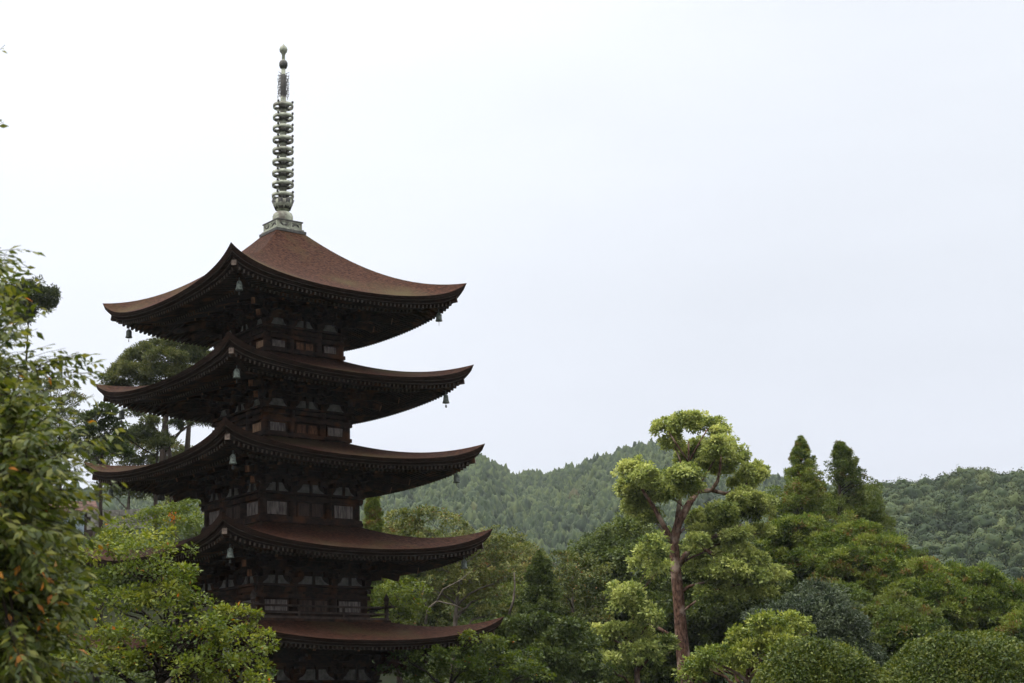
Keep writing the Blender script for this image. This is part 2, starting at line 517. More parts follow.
def dome_clumps(rng, c, r, n, size, low=-0.35):
    """n clumps over an ellipsoid crown with centre c, radii r"""
    out = []
    g = math.pi * (3 - 5 ** 0.5)
    for i in range(n):
        z = 1 - (i + 0.3) / n * (1 - low)
        t = i * g + rng.uniform(-0.4, 0.4)
        q = math.sqrt(max(0, 1 - z * z))
        k = rng.uniform(0.70, 1.02)
        s = size * rng.uniform(0.75, 1.25)
        out.append((c[0] + r[0] * q * math.cos(t) * k, c[1] + r[1] * q * math.sin(t) * k, c[2] + r[2] * z * k, s, s, s * rng.uniform(0.6, 0.8)))
    return out

# ------------------------------------------------------------------ leaf colours
L_HERO = leaf_mat("fresh_camphor_leaf", [(0, (0.055, 0.088, 0.020)), (0.45, (0.255, 0.305, 0.080)), (1, (0.48, 0.50, 0.16))], 0.26)
L_BRIGHT = leaf_mat("yellow_green_leaf", [(0, (0.055, 0.088, 0.014)), (0.5, (0.150, 0.190, 0.032)), (1, (0.30, 0.32, 0.07))], 0.26)
L_DARK = leaf_mat("dark_evergreen_leaf", [(0, (0.024, 0.039, 0.010)), (0.5, (0.072, 0.102, 0.024)), (1, (0.140, 0.168, 0.038))])
L_GREY = leaf_mat("grey_green_leaf", [(0, (0.014, 0.026, 0.013)), (0.5, (0.050, 0.068, 0.034)), (1, (0.11, 0.135, 0.07))])
L_CEDAR = leaf_mat("cedar_spray", [(0, (0.028, 0.052, 0.008)), (0.5, (0.112, 0.158, 0.024)), (0.84, (0.185, 0.215, 0.042)), (0.92, (0.17, 0.13, 0.035)), (1, (0.17, 0.090, 0.030))], 0.25)
L_CEDAR_DK = leaf_mat("dark_cedar_spray", [(0, (0.022, 0.044, 0.008)), (0.5, (0.082, 0.116, 0.020)), (0.88, (0.125, 0.150, 0.034)), (1, (0.12, 0.072, 0.024))], 0.25)
L_OLIVE = leaf_mat("olive_spreading_leaf", [(0, (0.030, 0.048, 0.012)), (0.5, (0.100, 0.120, 0.029)), (0.85, (0.18, 0.185, 0.05)), (1, (0.19, 0.09, 0.03))])
L_PINE = leaf_mat("old_pine_needle", [(0, (0.024, 0.036, 0.012)), (0.5, (0.092, 0.110, 0.032)), (1, (0.19, 0.19, 0.055))], 0.2)
L_MAPLE = leaf_mat("maple_leaf", [(0, (0.036, 0.062, 0.009)), (0.5, (0.108, 0.142, 0.020)), (0.86, (0.20, 0.215, 0.034)), (0.93, (0.35, 0.16, 0.015)), (1, (0.40, 0.12, 0.015))], 0.34)
L_CHERRY = leaf_mat("cherry_leaf", [(0, (0.020, 0.036, 0.005)), (0.5, (0.068, 0.090, 0.014)), (0.86, (0.17, 0.175, 0.034)), (0.93, (0.42, 0.18, 0.018)), (1, (0.46, 0.14, 0.016))], 0.34, 0.5)
L_HEDGE = leaf_mat("clipped_azalea_leaf", [(0, (0.020, 0.036, 0.006)), (0.5, (0.058, 0.084, 0.013)), (1, (0.15, 0.165, 0.03))], 0.22)
L_FOREST = leaf_mat("ridge_forest_leaf", [(0, (0.005, 0.013, 0.005)), (0.5, (0.026, 0.043, 0.0145)), (0.85, (0.064, 0.082, 0.025)), (1, (0.066, 0.052, 0.024))], 0.0, 0.9)

# ------------------------------------------------------------------ the pagoda
pagoda = empty('pagoda', (PX, PY, 0), YAW - math.pi / 4,
               'tall five-storey dark wooden pagoda with brown bark roofs and a ringed bronze finial', 'pagoda')
R_TIP = [9.39, 9.00, 8.76, 8.36, 8.12]                 # half diagonals of the roofs
HALF_ROOF = [r / math.sqrt(2) for r in R_TIP]
Z_TIP = [6.22, 9.85, 13.45, 16.88, 20.48]
Z_EAVE = [5.20, 8.77, 12.46, 15.90, 19.36]
HALF_BODY = [2.80, 2.56, 2.34, 2.05, 1.86]
# window foot, window head, lintel top (= plaster foot), plaster head, roof below
LEVELS = [(1.35, 2.75, 3.82, 4.32, 0.55), (6.52, 7.08, 7.64, 8.06, 6.10), (10.42, 11.06, 11.40, 11.86, 10.16),
          (13.93, 14.40, 15.00, 15.42, 13.72), (17.55, 17.95, 18.50, 18.92, 17.34)]
SIDES = []
for k in range(4):                                          # (along, outward) of each face
    t = k * math.pi / 2
    SIDES.append((Vector((-math.sin(t), math.cos(t), 0)), Vector((math.cos(t), math.sin(t), 0))))

def lift_of(u, amt):
    return amt * (0.72 * abs(u) ** 2.3 + 0.30 * abs(u) ** 9)

def roof_part(i, parent):
    A, e, amt = HALF_ROOF[i], Z_EAVE[i], Z_TIP[i] - Z_EAVE[i]
    if i < 4:
        a_in, z_in = HALF_BODY[i + 1] - 0.15, LEVELS[i + 1][4] + 0.08
        if i == 0: a_in, z_in = 2.5, 6.42
        g = lambda w: 0.72 * w + 0.28 * w * w
    else:
        a_in, z_in = 0.70, 23.12
        g = lambda w: 0.58 * w + 0.42 * w * w
    NU, NV = 48, 18
    mb = MB()
    us = [math.copysign(abs(x) ** 0.85, x) for x in np.linspace(-1, 1, NU + 1)]
    for al, out in SIDES:
        b = len(mb.v)
        for iv in range(NV + 1):
            v = iv / NV
            n = a_in + (A - a_in) * v
            for u in us:
                z = e + (z_in - e) * g(1 - v) + lift_of(u, amt) * v ** 2.4
                mb.v.append(tuple(al * (u * n) + out * n + Vector((0, 0, z))))
        for iv in range(NV):
            for iu in range(NU):
                a0 = b + iv * (NU + 1) + iu
                mb.f.append((a0, a0 + NU + 1, a0 + NU + 2, a0 + 1)); mb.m.append(0)
    me_roof = mb
    roof = me_roof.build('roof', [M_SHINGLE], parent, True)
    # weld the hips
    bm = bmesh.new(); bm.from_mesh(roof.data)
    bmesh.ops.remove_doubles(bm, verts=bm.verts, dist=0.002)
    for ed in bm.edges:
        if len(ed.link_faces) == 2 and ed.calc_face_angle(0) > 0.35: ed.smooth = False
    bm.to_mesh(roof.data); bm.free()
    # layered eave: thick bark edge, pale strip, second boarded course, pale strip
    prof = [(0.0, 0.0, 0), (0.03, 0.04, 0), (0.09, 0.12, 0), (0.12, 0.123, 1), (0.125, 0.142, 1), (0.22, 0.145, 0), (0.25, 0.215, 0), (0.28, 0.218, 1),
            (0.285, 0.24, 1), (0.40, 0.243, 0), (0.41, 0.26, 0), (0.56, 0.25, 0)]
    mb = MB()
    for al, out in SIDES:
        b = len(mb.v)
        for d, h, _ in prof:
            for u in us:
                thick = 1 + 1.35 * abs(u) ** 3
                n = A - d
                mb.v.append(tuple(al * (u * n) + out * n + Vector((0, 0, e + lift_of(u, amt) - h * thick))))
        for ip in range(len(prof) - 1):
            for iu in range(NU):
                a0 = b + ip * (NU + 1) + iu
                mb.f.append((a0, a0 + NU + 1, a0 + NU + 2, a0 + 1)); mb.m.append(prof[ip + 1][2])
    mb.build('eave_edge', [M_EDGE, M_RAIL], roof)
    # soffit with its two tiers of rafters
    a_w = HALF_BODY[i]
    def soff(u, n):
        """underside height at distance n from the axis"""
        v = (n - a_w) / (A - a_w)
        base = e - 0.235 + 0.82 * (1 - v) ** 1.15 - 0.10 * math.sin(math.pi * min(max(v, 0), 1))
        return base + (lift_of(u, amt) * 0.93 - 0.26 * abs(u) ** 3) * max(v, 0) ** 1.8
    mb = MB()
    nv = 10
    n0, n1 = a_w - 0.1, A - 0.42
    for al, out in SIDES:
        b = len(mb.v)
        for iv in range(nv + 1):
            n = n0 + (n1 - n0) * iv / nv
            for u in us:
                mb.v.append(tuple(al * (u * n) + out * n + Vector((0, 0, soff(u, n)))))
        for iv in range(nv):
            for iu in range(NU):
                a0 = b + iv * (NU + 1) + iu
                mb.f.append((a0, a0 + 1, a0 + NU + 2, a0 + NU + 1)); mb.m.append(0)
        sp = 0.205
        m = int((A - 0.5) / sp)
        for j in range(-m, m + 1):
            t = j * sp
            # flying rafters (outer), then ground rafters (inner and lower)
            for (na, nb, w, h, dz) in ((A - 0.40, A - 1.75, 0.085, 0.13, -0.085), (A - 1.55, a_w - 0.05, 0.095, 0.14, -0.19)):
                nb = max(nb, abs(t) + 0.02)
                if nb >= na - 0.1: continue
                pa = al * t + out * na + Vector((0, 0, soff(t / max(na, abs(t)), na) + dz))
                pb = al * t + out * nb + Vector((0, 0, soff(t / max(nb, abs(t)), nb) + dz))
                mb.beam(pb, pa, w, h, 0, 1)
        # the batten that carries the flying rafters
        pts = []
        for u in np.linspace(-0.97, 0.97, 25):
            n = A - 1.62
            pts.append(al * (u * n) + out * n + Vector((0, 0, soff(u, n) - 0.15)))
        for q in range(24): mb.beam(pts[q], pts[q + 1], 0.11, 0.13, 0)
    mb.build('soffit', [M_TIMBER, M_RAFTER_END], roof)
    # hip rafters under the four corners
    for k in range(4):
        t = k * math.pi / 2 + math.pi / 4
        d = Vector((math.cos(t), math.sin(t), 0))
        mb = MB()
        r = R_TIP[i]
        zt = Z_TIP[i]
        p0 = d * (a_w * 1.414 - 0.1) + Vector((0, 0, soff(1, a_w) - 0.15))
        p1 = d * (r - 2.6) + Vector((0, 0, soff(1, (r - 2.6) / 1.414) - 0.18))
        p2 = d * (r - 0.44) + Vector((0, 0, zt - 0.66))
        mb.beam(p0, p1, 0.22, 0.30, 0)
        mb.beam(p1 - (p2 - p1) * 0.04, p2, 0.20, 0.26, 0, 1)
        mb.build('hip_rafter', [M_TIMBER, M_ENDGRAIN], roof)
    return soff

def slatted(mb, al, out, c, w, h, n, depth, mi_slat=0, mi_frame=1):
    """a board or bar panel in a frame, lying on a face"""
    ax = (al, out, Vector((0, 0, 1)))
    for s in (-1, 1):
        mb.box(c + al * s * (w / 2 - 0.025), (0.05, depth + 0.03, h), mi_frame, ax)
        mb.box(c + Vector((0, 0, s * (h / 2 - 0.025))), (w - 0.1, depth + 0.026, 0.05), mi_frame, ax)
    iw = (w - 0.10) / n
    for j in range(n):
        x = -w / 2 + 0.05 + iw * (j + 0.5)
        mb.box(c + al * x + out * (0.004 * (j % 3)), (iw * 0.93, depth, h - 0.1), mi_slat, ax)

def storey(i, soff):
    a = HALF_BODY[i]
    zf, zh, zl, zp, z0 = LEVELS[i]
    Z = Vector((0, 0, 1))
    ztop = soff(0, a) + 0.05
    mb = MB()
    bot = 0.45 if i == 0 else z0 - 0.25
    mb.box((0, 0, (bot + ztop) / 2), (2 * a - 0.16, 2 * a - 0.16, ztop - bot), 0)
    wall = mb.build('storey_wall', [M_TIMBER], pagoda)
    bay = [-a, -a * 0.37, a * 0.37, a]
    # columns: twelve round the square
    done = set()
    for al, out in SIDES:
        for x in bay:
            p = al * x + out * a
            key = (round(p.x, 2), round(p.y, 2))
            if key in done: continue
            done.add(key)
            mb = MB()
            inset = 0.93 if abs(abs(x) - a) < 1e-6 else 1.0
            q = Vector((p.x * (0.965 if inset < 1 else 1), p.y * (0.965 if inset < 1 else 1), 0)) if inset < 1 else p - out * 0.06
            rc = 0.17 if i else 0.21
            mb.tube([q + Z * bot, q + Z * (zl - 0.05)], rc, 12)
            mb.build('column', M_TIMBER, wall, True)
    # rails round the body: ground sill, window sill, window head, tie beam, wall plate
    mb = MB()
    for al, out in SIDES:
        ax = (al, out, Z)
        rails = [(zf - 0.09, 0.15, 0.09), (zh + 0.09, 0.16, 0.10), (zl - 0.20, 0.17, 0.05), (zl - 0.04, 0.09, 0.19)]
        if i == 0: rails.append((0.62, 0.22, 0.12))
        elif zf - z0 > 0.25: rails.append((z0 + 0.06, 0.14, 0.13))
        for zc, h, pr in rails:
            L = 2 * (a + pr) + (0.28 if pr in (0.05,) else 0.0)
            mb.box(out * (a - 0.02 + pr / 2) + Z * zc, (L - (0.004 if out.x == 0 else 0), pr + 0.10, h), 0, ax)
    mb.build('wall_rail', M_TIMBER, wall)
    # bays
    for si, (al, out) in enumerate(SIDES):
        c0 = out * (a - 0.045)
        hw = zh - zf
        for s in (-1, 1):
            xc = s * (a * 0.37 + a) / 2
            w = a * 0.63 - 0.46
            mb = MB()
            slatted(mb, al, out, c0 + al * xc + Z * (zf + hw / 2 + 0.0), w, hw - 0.02, 9 if w > 0.9 else 7, 0.05)
            mb.build('window', [M_SUNLIT_TAN if (si == 3 and i >= 3) else M_GREYBOARD, M_TIMBER], wall)  # upper windows of one face take the painted sunlit tone
        mb = MB()
        w = a * 0.74 - 0.44
        zdb = zf if i else 0.75
        for s in (-1, 1):
            slatted(mb, al, out, c0 + al * s * w / 4 + Z * (zdb + (zh - zdb) / 2), w / 2 - 0.012, zh - zdb - 0.02, 4, 0.06)
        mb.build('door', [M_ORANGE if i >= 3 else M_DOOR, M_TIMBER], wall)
        # plaster between the brackets, split by short struts
        for q in range(3):
            xa, xb = bay[q] + 0.16, bay[q + 1] - 0.16
            mb = MB()
            xm0, hw_ = (xa + xb) / 2, (xb - xa) / 2
            hgt = (zp - zl) * 0.86
            prof_ = [(1.0, 0.01), (0.93, 0.16), (0.70, 0.40), (0.56, 0.70), (0.50, 1.0)]
            for (w0, h0), (w1, h1) in zip(prof_, prof_[1:]):
                q8 = []
                for dep in (a - 0.10, a - 0.03):
                    q8 += [al * (xm0 + s_ * hw_ * w_) + out * dep + Z * (zl + hgt * h_) for s_, w_, h_ in ((-1, w0, h0), (1, w0, h0), (1, w1, h1), (-1, w1, h1))]
                mb.hexa(q8)
            mb.build('plaster_panel', M_PLASTER, wall)
            mb = MB()
            xm = (xa + xb) / 2
            ax = (al, out, Z)
            if q == 1 or i < 3:
                mb.box(out * (a - 0.0) + al * xm + Z * (zl + (zp - zl) / 2), (0.10, 0.10, zp - zl), 0, ax)
                mb.box(out * (a - 0.0) + al * xm + Z * (zp + 0.06), (0.22, 0.2, 0.12), 0, ax, 0.7)
                mb.build('strut', M_TIMBER, wall)
    # three-stepped brackets
    zb = zl + 0.02
    step = 0.36 if i else 0.40
    tiers = 3
    th = max(0.24, (soff(0, a + 0.6) - 0.12 - zb - 0.24) / tiers)
    for al, out in SIDES:
        ax = (al, out, Z)
        for xi, x in enumerate(bay):
            corner = xi in (0, 3)
            if corner and xi == 3: continue                  # each corner is built once, by the face it starts
            mb = MB()
            faces = [(al, out, x)]
            if corner:
                pk = SIDES[(SIDES.index((al, out)) - 1) % 4]
                # the neighbouring face that shares this corner
                for o_al, o_out in SIDES:
                    if abs((o_out - (-al)).length) < 1e-6: faces.append((o_al, o_out, (al * x + out * a).dot(o_al)))
            base = al * x + out * a
            mb.box(base + Z * (zb + 0.12), (0.36, 0.36, 0.24), 0, ax, 0.72)
            for (fal, fout, fx) in faces:
                fax = (fal, fout, Z)
                for k in range(tiers):
                    z = zb + 0.24 + k * th
                    n = a + k * step
                    # arm along the wall, cut away below its ends
                    L = 0.92 + 0.05 * k
                    cx = fx
                    p = fal * cx + fout * n + Z * z
                    mb.box(p + Z * 0.13, (L, 0.13, 0.10), 0, fax)
                    mb.box(p + Z * 0.04, (L * 0.62, 0.128, 0.086), 0, fax, 0.6)
                    for s in (-1, 0, 1):
                        mb.box(p + fal * s * (L / 2 - 0.09) + Z * 0.235, (0.19, 0.19, 0.11), 0, fax, 0.7)
                    # arm stepping outward
                    Lo = (k + 1) * step + 0.10
                    mb.box(fal * cx + fout * (a + Lo / 2 - 0.02) + Z * (z + 0.09), (0.12, Lo, 0.17), 0, fax)
                # tail rafter
                za = zb + 0.24 + 2.0 * th
                mb.beam(fal * fx + fout * (a + 0.05) + Z * (za + 0.42), fal * fx + fout * (a + 3 * step + 0.30) + Z * (za - 0.02), 0.14, 0.18, 0, 1)
            if corner:
                d = (faces[0][1] + faces[-1][1]).normalized()
                for k in range(tiers):
                    z = zb + 0.24 + k * th
                    Lo = ((k + 1) * step + 0.1) * 1.42
                    mb.beam(base + Z * (z + 0.09), base + d * Lo + Z * (z + 0.09), 0.15, 0.19, 0)
                for (r0, dz) in ((0.85, -0.52), (1.65, -0.22)):
                    z = zb + 0.24 + 1.3 * th + dz
                    mb.beam(base + Z * (z + 0.5), base + d * (r0 * 1.0 + 0.55) + Z * (z + 0.06), 0.18, 0.26, 0, 1)
            mb.build('bracket', [M_TIMBER, M_ORANGE], wall)
    # purlins carried by the steps
    mb = MB()
    for al, out in SIDES:
        ax = (al, out, Z)
        for k in range(1, tiers + 1):
            n = a + k * step - (step if k < tiers else 0) + (0 if k < tiers else 0.05)
            z = zb + 0.24 + (k - 1) * th + 0.36
            mb.box(out * n + Z * (z + (0.03 if k == tiers else 0)), (2 * n + 0.5 - (0.004 if out.x == 0 else 0), 0.13, 0.14), 0, ax)
    mb.build('purlin', M_TIMBER, wall)

for i in range(5):
    s_ = roof_part(i, pagoda)
    storey(i, s_)

# stone podium and steps under the first storey
mb = MB()
mb.box((0, 0, 0.20), (7.6, 7.6, 0.56), 0)
for al, out in SIDES:
    for k in range(2):
        mb.box(out * (3.8 + 0.17 + 0.34 * k) + Vector((0, 0, 0.12 - 0.14 * k + 0.06)), (1.8, 0.34, 0.36 - 0.05 * k), 0, (al, out, Vector((0, 0, 1))))
mb.build('podium', M_STONE, pagoda)

# balcony with railing above the first roof
BAL = 3.30
mb = MB()
mb.box((0, 0, 6.17), (2 * BAL, 2 * BAL, 0.12), 0)
for al, out in SIDES:
    mb.box(out * (BAL - 0.25) + Vector((0, 0, 6.02)), (2 * BAL - 0.2, 0.16, 0.17), 0, (al, out, Vector((0, 0, 1))))
balcony = mb.build('balcony', M_TIMBER, pagoda)
rb = BAL - 0.14
for al, out in SIDES:
    for x in (-rb / 3, rb / 3):
        mb = MB()
        mb.box(out * rb + al * x + Vector((0, 0, 6.47)), (0.08, 0.08, 0.48), 0, (al, out, Vector((0, 0, 1))))
        mb.build('post', M_RAIL, balcony)
    for zc, w, ext in ((6.28, 0.10, 0.1), (6.48, 0.07, 0.14), (6.74, 0.085, 0.38)):
        mb = MB()
        L = rb + ext
        if ext > 0.3:                                        # top rail kicks up at its ends
            pts = [al * (x * 1.0) + out * rb + Vector((0, 0, zc + 0.06 * max(0, abs(x) / L - 0.7) / 0.3)) for x in np.linspace(-L, L, 15)]
            mb.tube(pts, w / 2, 8)
        else:
            mb.box(out * rb + Vector((0, 0, zc + (0.004 if out.x == 0 else 0))), (2 * L, w, w), 0, (al, out, Vector((0, 0, 1))))
        mb.build('rail', M_RAIL, balcony)
for k in range(4):
    t = k * math.pi / 2 + math.pi / 4
    c = Vector((math.cos(t), math.sin(t), 0)) * rb * 1.414
    mb = MB()
    mb.lathe([(0.085, 6.23), (0.085, 6.92), (0.11, 6.93), (0.11, 6.97), (0.075, 6.99), (0.12, 7.05), (0.125, 7.12), (0.075, 7.22), (0.02, 7.32), (0, 7.36)], 14, 0, c)
    mb.build('corner_post', M_RAIL, balcony, True)

# ---- finial
def z_on_axis(y):
    d = ray(283.5, y)
    return d[2] * PY / d[1] + EYE
fin = MB()
b_t = 1.0
fin.box((0, 0, 23.16), (1.50, 1.50, 0.12), 1)
fin.box((0, 0, 23.26), (1.36, 1.36, 0.08), 0)
fin.box((0, 0, 23.46), (1.22, 1.22, 0.34), 0)
fin.box((0, 0, 23.655), (1.30, 1.30, 0.05), 1)
for al, out in SIDES:                                        # two relief panels on each side
    ax = (al, out, Vector((0, 0, 1)))
    for s in (-1, 1):
        c = out * 0.61 + al * s * 0.295 + Vector((0, 0, 23.46))
        for q in (-1, 1):
            fin.box(c + al * q * 0.26, (0.045, 0.05, 0.28), 0, ax)
            fin.box(c + Vector((0, 0, q * 0.125)), (0.475, 0.05, 0.04), 0, ax)
        fin.tube([c + al * (0.17 * math.sin(w * 1.3)) + Vector((0, 0, 0.055 * math.sin(w * 2.6 + s))) for w in np.linspace(-2.2, 2.2, 14)], 0.022, 5, 1)
finial = fin.build('finial', [M_BRONZE, M_BRONZE_DARK], pagoda)
z0 = 23.68
mb = MB()
mb.lathe([(0.44, z0), (0.455, z0 + 0.1), (0.45, z0 + 0.30), (0.41, z0 + 0.42), (0.30, z0 + 0.50), (0.17, z0 + 0.53), (0.15, z0 + 0.70)], 28)
mb.build('inverted_bowl', M_BRONZE, finial, True)
zc0, zc1 = z_on_axis(211), z_on_axis(201)
mb = MB()
mb.lathe([(0.16, zc0 - 0.04), (0.26, zc0 + 0.02), (0.38, zc0 + 0.16), (0.43, zc0 + 0.26), (0.445, zc1), (0.42, zc1), (0.38, zc0 + 0.26), (0.2, zc0 + 0.12), (0.12, zc0 + 0.1)], 24)
for k in range(8):
    t = 2 * math.pi * k / 8
    d = Vector((math.cos(t), math.sin(t), 0)); s = Vector((-d.y, d.x, 0))
    mb.beam(d * 0.30 + Vector((0, 0, zc0 + 0.05)), d * 0.47 + Vector((0, 0, zc1 + 0.02)), 0.20, 0.05, 1, None, d)
mb.build('petal_cup', [M_BRONZE, M_BRONZE_DARK], finial, True)
ztip = z_on_axis(43.5)
mb = MB()
mb.tube([(0, 0, z0 + 0.3), (0, 0, z_on_axis(110)), (0, 0, z_on_axis(60))], [0.17, 0.14, 0.08], 14)
mb.build('mast', M_BRONZE, finial, True)
for k in range(9):
    zr = z_on_axis(106.3 + 11.22 * k)
    rr = 0.445 + 0.004 * k
    mb = MB()
    hb = 0.085
    mb.lathe([(rr - 0.02, zr - hb), (rr, zr - hb), (rr + 0.016, zr), (rr, zr + hb), (rr - 0.02, zr + hb), (rr - 0.012, zr), (rr - 0.02, zr - hb)], 36)
    mb.lathe([(0.15, zr - 0.16), (0.20, zr - 0.13), (0.20, zr + 0.0), (0.18, zr + 0.05), (0.15, zr + 0.06)], 16, 1)
    for q in range(4):
        t = 2 * math.pi * (q + 0.25) / 4
        d = Vector((math.cos(t), math.sin(t), 0))
        mb.beam(d * 0.13 + Vector((0, 0, zr - 0.02)), d * (rr - 0.005) + Vector((0, 0, zr - 0.02)), 0.05, 0.08, 1)
    for q in range(4):
        t = 2 * math.pi * (q + 0.35) / 4
        mb.box((math.cos(t) * (rr + 0.02), math.sin(t) * (rr + 0.02), zr + hb + 0.03), (0.07, 0.07, 0.09), 1)
    mb.build('ring', [M_BRONZE, M_BRONZE_DARK], finial, True)
# openwork water-flame: four pierced leaves round the mast
za, zb_ = z_on_axis(97.5), z_on_axis(73.5)
for k in range(4):
    t = k * math.pi / 2 + 0.35
    d = Vector((math.cos(t), math.sin(t), 0))
    mb = MB()
    H = zb_ - za
    for x in (0.10, 0.20, 0.30):
        mb.tube([d * (x + 0.025 * math.sin(j * 2.1 + x * 20)) + Vector((0, 0, za + 0.05 + (H - 0.1) * j / 7 - (0.08 if x > 0.25 else 0))) for j in range(8)], 0.0125, 5)
    for j in range(8):
        zz = za + 0.08 + (H - 0.16) * j / 7
        mb.tube([d * 0.06 + Vector((0, 0, zz)), d * 0.2 + Vector((0, 0, zz + 0.05)), d * 0.33 + Vector((0, 0, zz - 0.02 + 0.07 * (j % 2)))], 0.0125, 5)
    mb.build('water_flame', M_BRONZE_DARK, finial)
mb = MB()
mb.lathe([(0.09, za - 0.1), (0.125, za), (0.125, zb_ - 0.1), (0.08, zb_)], 12)
mb.build('flame_sleeve', M_BRONZE_DARK, finial, True)
zd = z_on_axis(64.5)
mb = MB()
mb.lathe([(0.06, zd - 0.20), (0.15, zd - 0.17), (0.19, zd - 0.06), (0.19, zd + 0.07), (0.15, zd + 0.16), (0.07, zd + 0.20)], 18)
mb.build('dragon_wheel', M_BRONZE_DARK, finial, True)
zj = z_on_axis(49.5)
mb = MB()
mb.lathe([(0.075, zd + 0.18), (0.07, zj - 0.24), (0.10, zj - 0.22), (0.10, zj - 0.18), (0.16, zj - 0.12), (0.18, zj), (0.15, zj + 0.11), (0.06, zj + 0.19), (0.015, ztip - 0.03), (0, ztip)], 18)
mb.build('jewel', M_BRONZE, finial, True)

# ---- wind bells: hung from the hip rafters, things of their own
NTH = ['lowest', 'second', 'third', 'fourth', 'topmost']
CORNER = {0: 'nearest corner', 1: 'hill-side corner', 3: 'cherry-side corner'}
def make_bell():
    root = empty('wind_bell', (0, 0, 0))
    mb = MB()
    mb.lathe([(0.0, -0.13), (0.06, -0.135), (0.085, -0.16), (0.105, -0.24), (0.118, -0.38), (0.145, -0.47), (0.155, -0.50), (0.13, -0.50), (0.105, -0.40), (0.085, -0.23), (0.0, -0.18)], 18)
    for q in range(4):
        t = q * math.pi / 2
        mb.box((math.cos(t) * 0.112, math.sin(t) * 0.112, -0.33), (0.022, 0.022, 0.26), 0)
    mb.build('bell_body', M_BELL, root, True)
    mb = MB()
    mb.tube([(0.03 * math.cos(w), 0, -0.06 + 0.085 * math.sin(w)) for w in np.linspace(0, 2 * math.pi, 13)], 0.013, 6)
    mb.build('hanging_loop', M_BRONZE_DARK, root)
    mb = MB()
    mb.tube([(0, 0, -0.18), (0, 0, -0.60)], 0.01, 6)
    mb.box((0, 0, -0.64), (0.09, 0.012, 0.11), 0)
    mb.build('clapper', M_BRONZE_DARK, root)
    return root
def copy_tree(o, parent=None):
    c = o.copy(); COL.objects.link(c)
    if parent is not None: c.parent = parent
    for ch in list(o.children): copy_tree(ch, c)
    return c
bell0 = make_bell()
Mw = Matrix.Translation((PX, PY, 0)) @ Matrix.Rotation(YAW - math.pi / 4, 4, 'Z')
first = True
for i in range(5):
    for ck, tloc in ((0, -math.pi / 4), (1, math.pi / 4), (3, -3 * math.pi / 4)):
        o = bell0 if first else copy_tree(bell0)
        first = False
        d = Vector((math.cos(tloc), math.sin(tloc), 0)) * (R_TIP[i] - 1.24)
        o.location = Mw @ Vector((d.x, d.y, Z_TIP[i] - 1.10))
        o.rotation_euler = (0, 0, random.Random(i * 4 + ck).uniform(0, 3))
        tag(o, 'green bronze wind bell at the %s of the %s pagoda roof' % (CORNER[ck], NTH[i]), 'wind bell', 'wind bells under the pagoda eaves')

# ------------------------------------------------------------------ trees and shrubs
def px_clump(x, y, rx, ry, D, dy=0.0, depth=None):
    """an ellipsoid where the photograph shows a clump at distance D + dy"""
    c = at(x, y, D + dy)
    k = (D + dy) / F_PX
    return (c[0], c[1], c[2], rx * k, (depth if depth else min(rx, ry * 1.3) * k), ry * k)

def foot(x, D):
    d = ray(x, 700)
    X = d[0] / d[1] * D
    return np.array([X, D, float(ground_z(X, D)) - 0.15])

# ---- the tall tree on the right of the pagoda, with its forked red-brown trunk
rng = np.random.RandomState(11)
DH = 88.0
hz = lambda zx, zy: (580 + zx / 2.413, 400 + zy / 2.413)
cl = []
for zx, zy, rx, ry, dy in [
    (212, 66, 34, 20, 0.3), (262, 52, 40, 17, -0.8), (312, 62, 36, 18, 0.5), (338, 84, 16, 14, 0), (222, 104, 26, 16, 0.4), (258, 140, 26, 18, 1.2), (290, 112, 22, 16, 1.0),
    (342, 120, 42, 28, -0.8), (380, 138, 20, 18, 0.2), (318, 150, 30, 22, 0.4), (350, 165, 26, 18, 0.8),
    (415, 180, 30, 25, 0), (395, 200, 26, 20, 1), (440, 178, 12, 14, 0.4),
    (126, 172, 30, 26, -0.2), (160, 190, 34, 32, -1.0), (118, 215, 22, 26, 0.6), (165, 232, 38, 26, 0.7), (196, 198, 26, 24, 0.2), (215, 222, 22, 22, -0.3), (135, 262, 26, 26, 0.9), (168, 280, 22, 16, 0.6),
    (255, 184, 34, 26, -1.6), (262, 212, 28, 18, -1.2),
    (398, 240, 42, 24, -0.5), (440, 256, 32, 22, 0.2), (400, 272, 40, 20, 0.6), (345, 272, 40, 24, -0.8), (295, 292, 36, 24, 0.8), (330, 308, 40, 18, 0.2), (290, 320, 28, 16, -0.2),
    (330, 352, 46, 20, 0.6), (375, 372, 44, 24, -0.5), (425, 396, 40, 22, -0.3), (470, 424, 30, 19, 0.4), (420, 430, 44, 20, -0.7), (355, 412, 44, 24, -1.0), (300, 420, 40, 24, 0.4), (275, 392, 26, 22, 1.0), (330, 446, 40, 16, 0.3), (285, 345, 26, 16, -1.2), (375, 322, 34, 14, -0.9), (430, 318, 30, 14, 0.3), (300, 475, 36, 16, -0.6), (365, 470, 40, 16, -0.4), (430, 462, 36, 16, 0.2)]:
    cl.append(px_clump(*hz(zx, zy), rx / 2.413, ry / 2.413, DH, dy * 1.6))
P_ = lambda zx, zy, dy=0.0: at(*hz(zx, zy), DH + dy)
b0 = foot(686, DH)
trunk = [b0, P_(251, 640), P_(244, 560), P_(238, 480), P_(230, 400), P_(226, 345), P_(236, 300, -.2), P_(262, 252, -.2), P_(284, 220)]
trunk_r = [0.50, 0.37, 0.33, 0.30, 0.28, 0.27, 0.21, 0.18, 0.14]
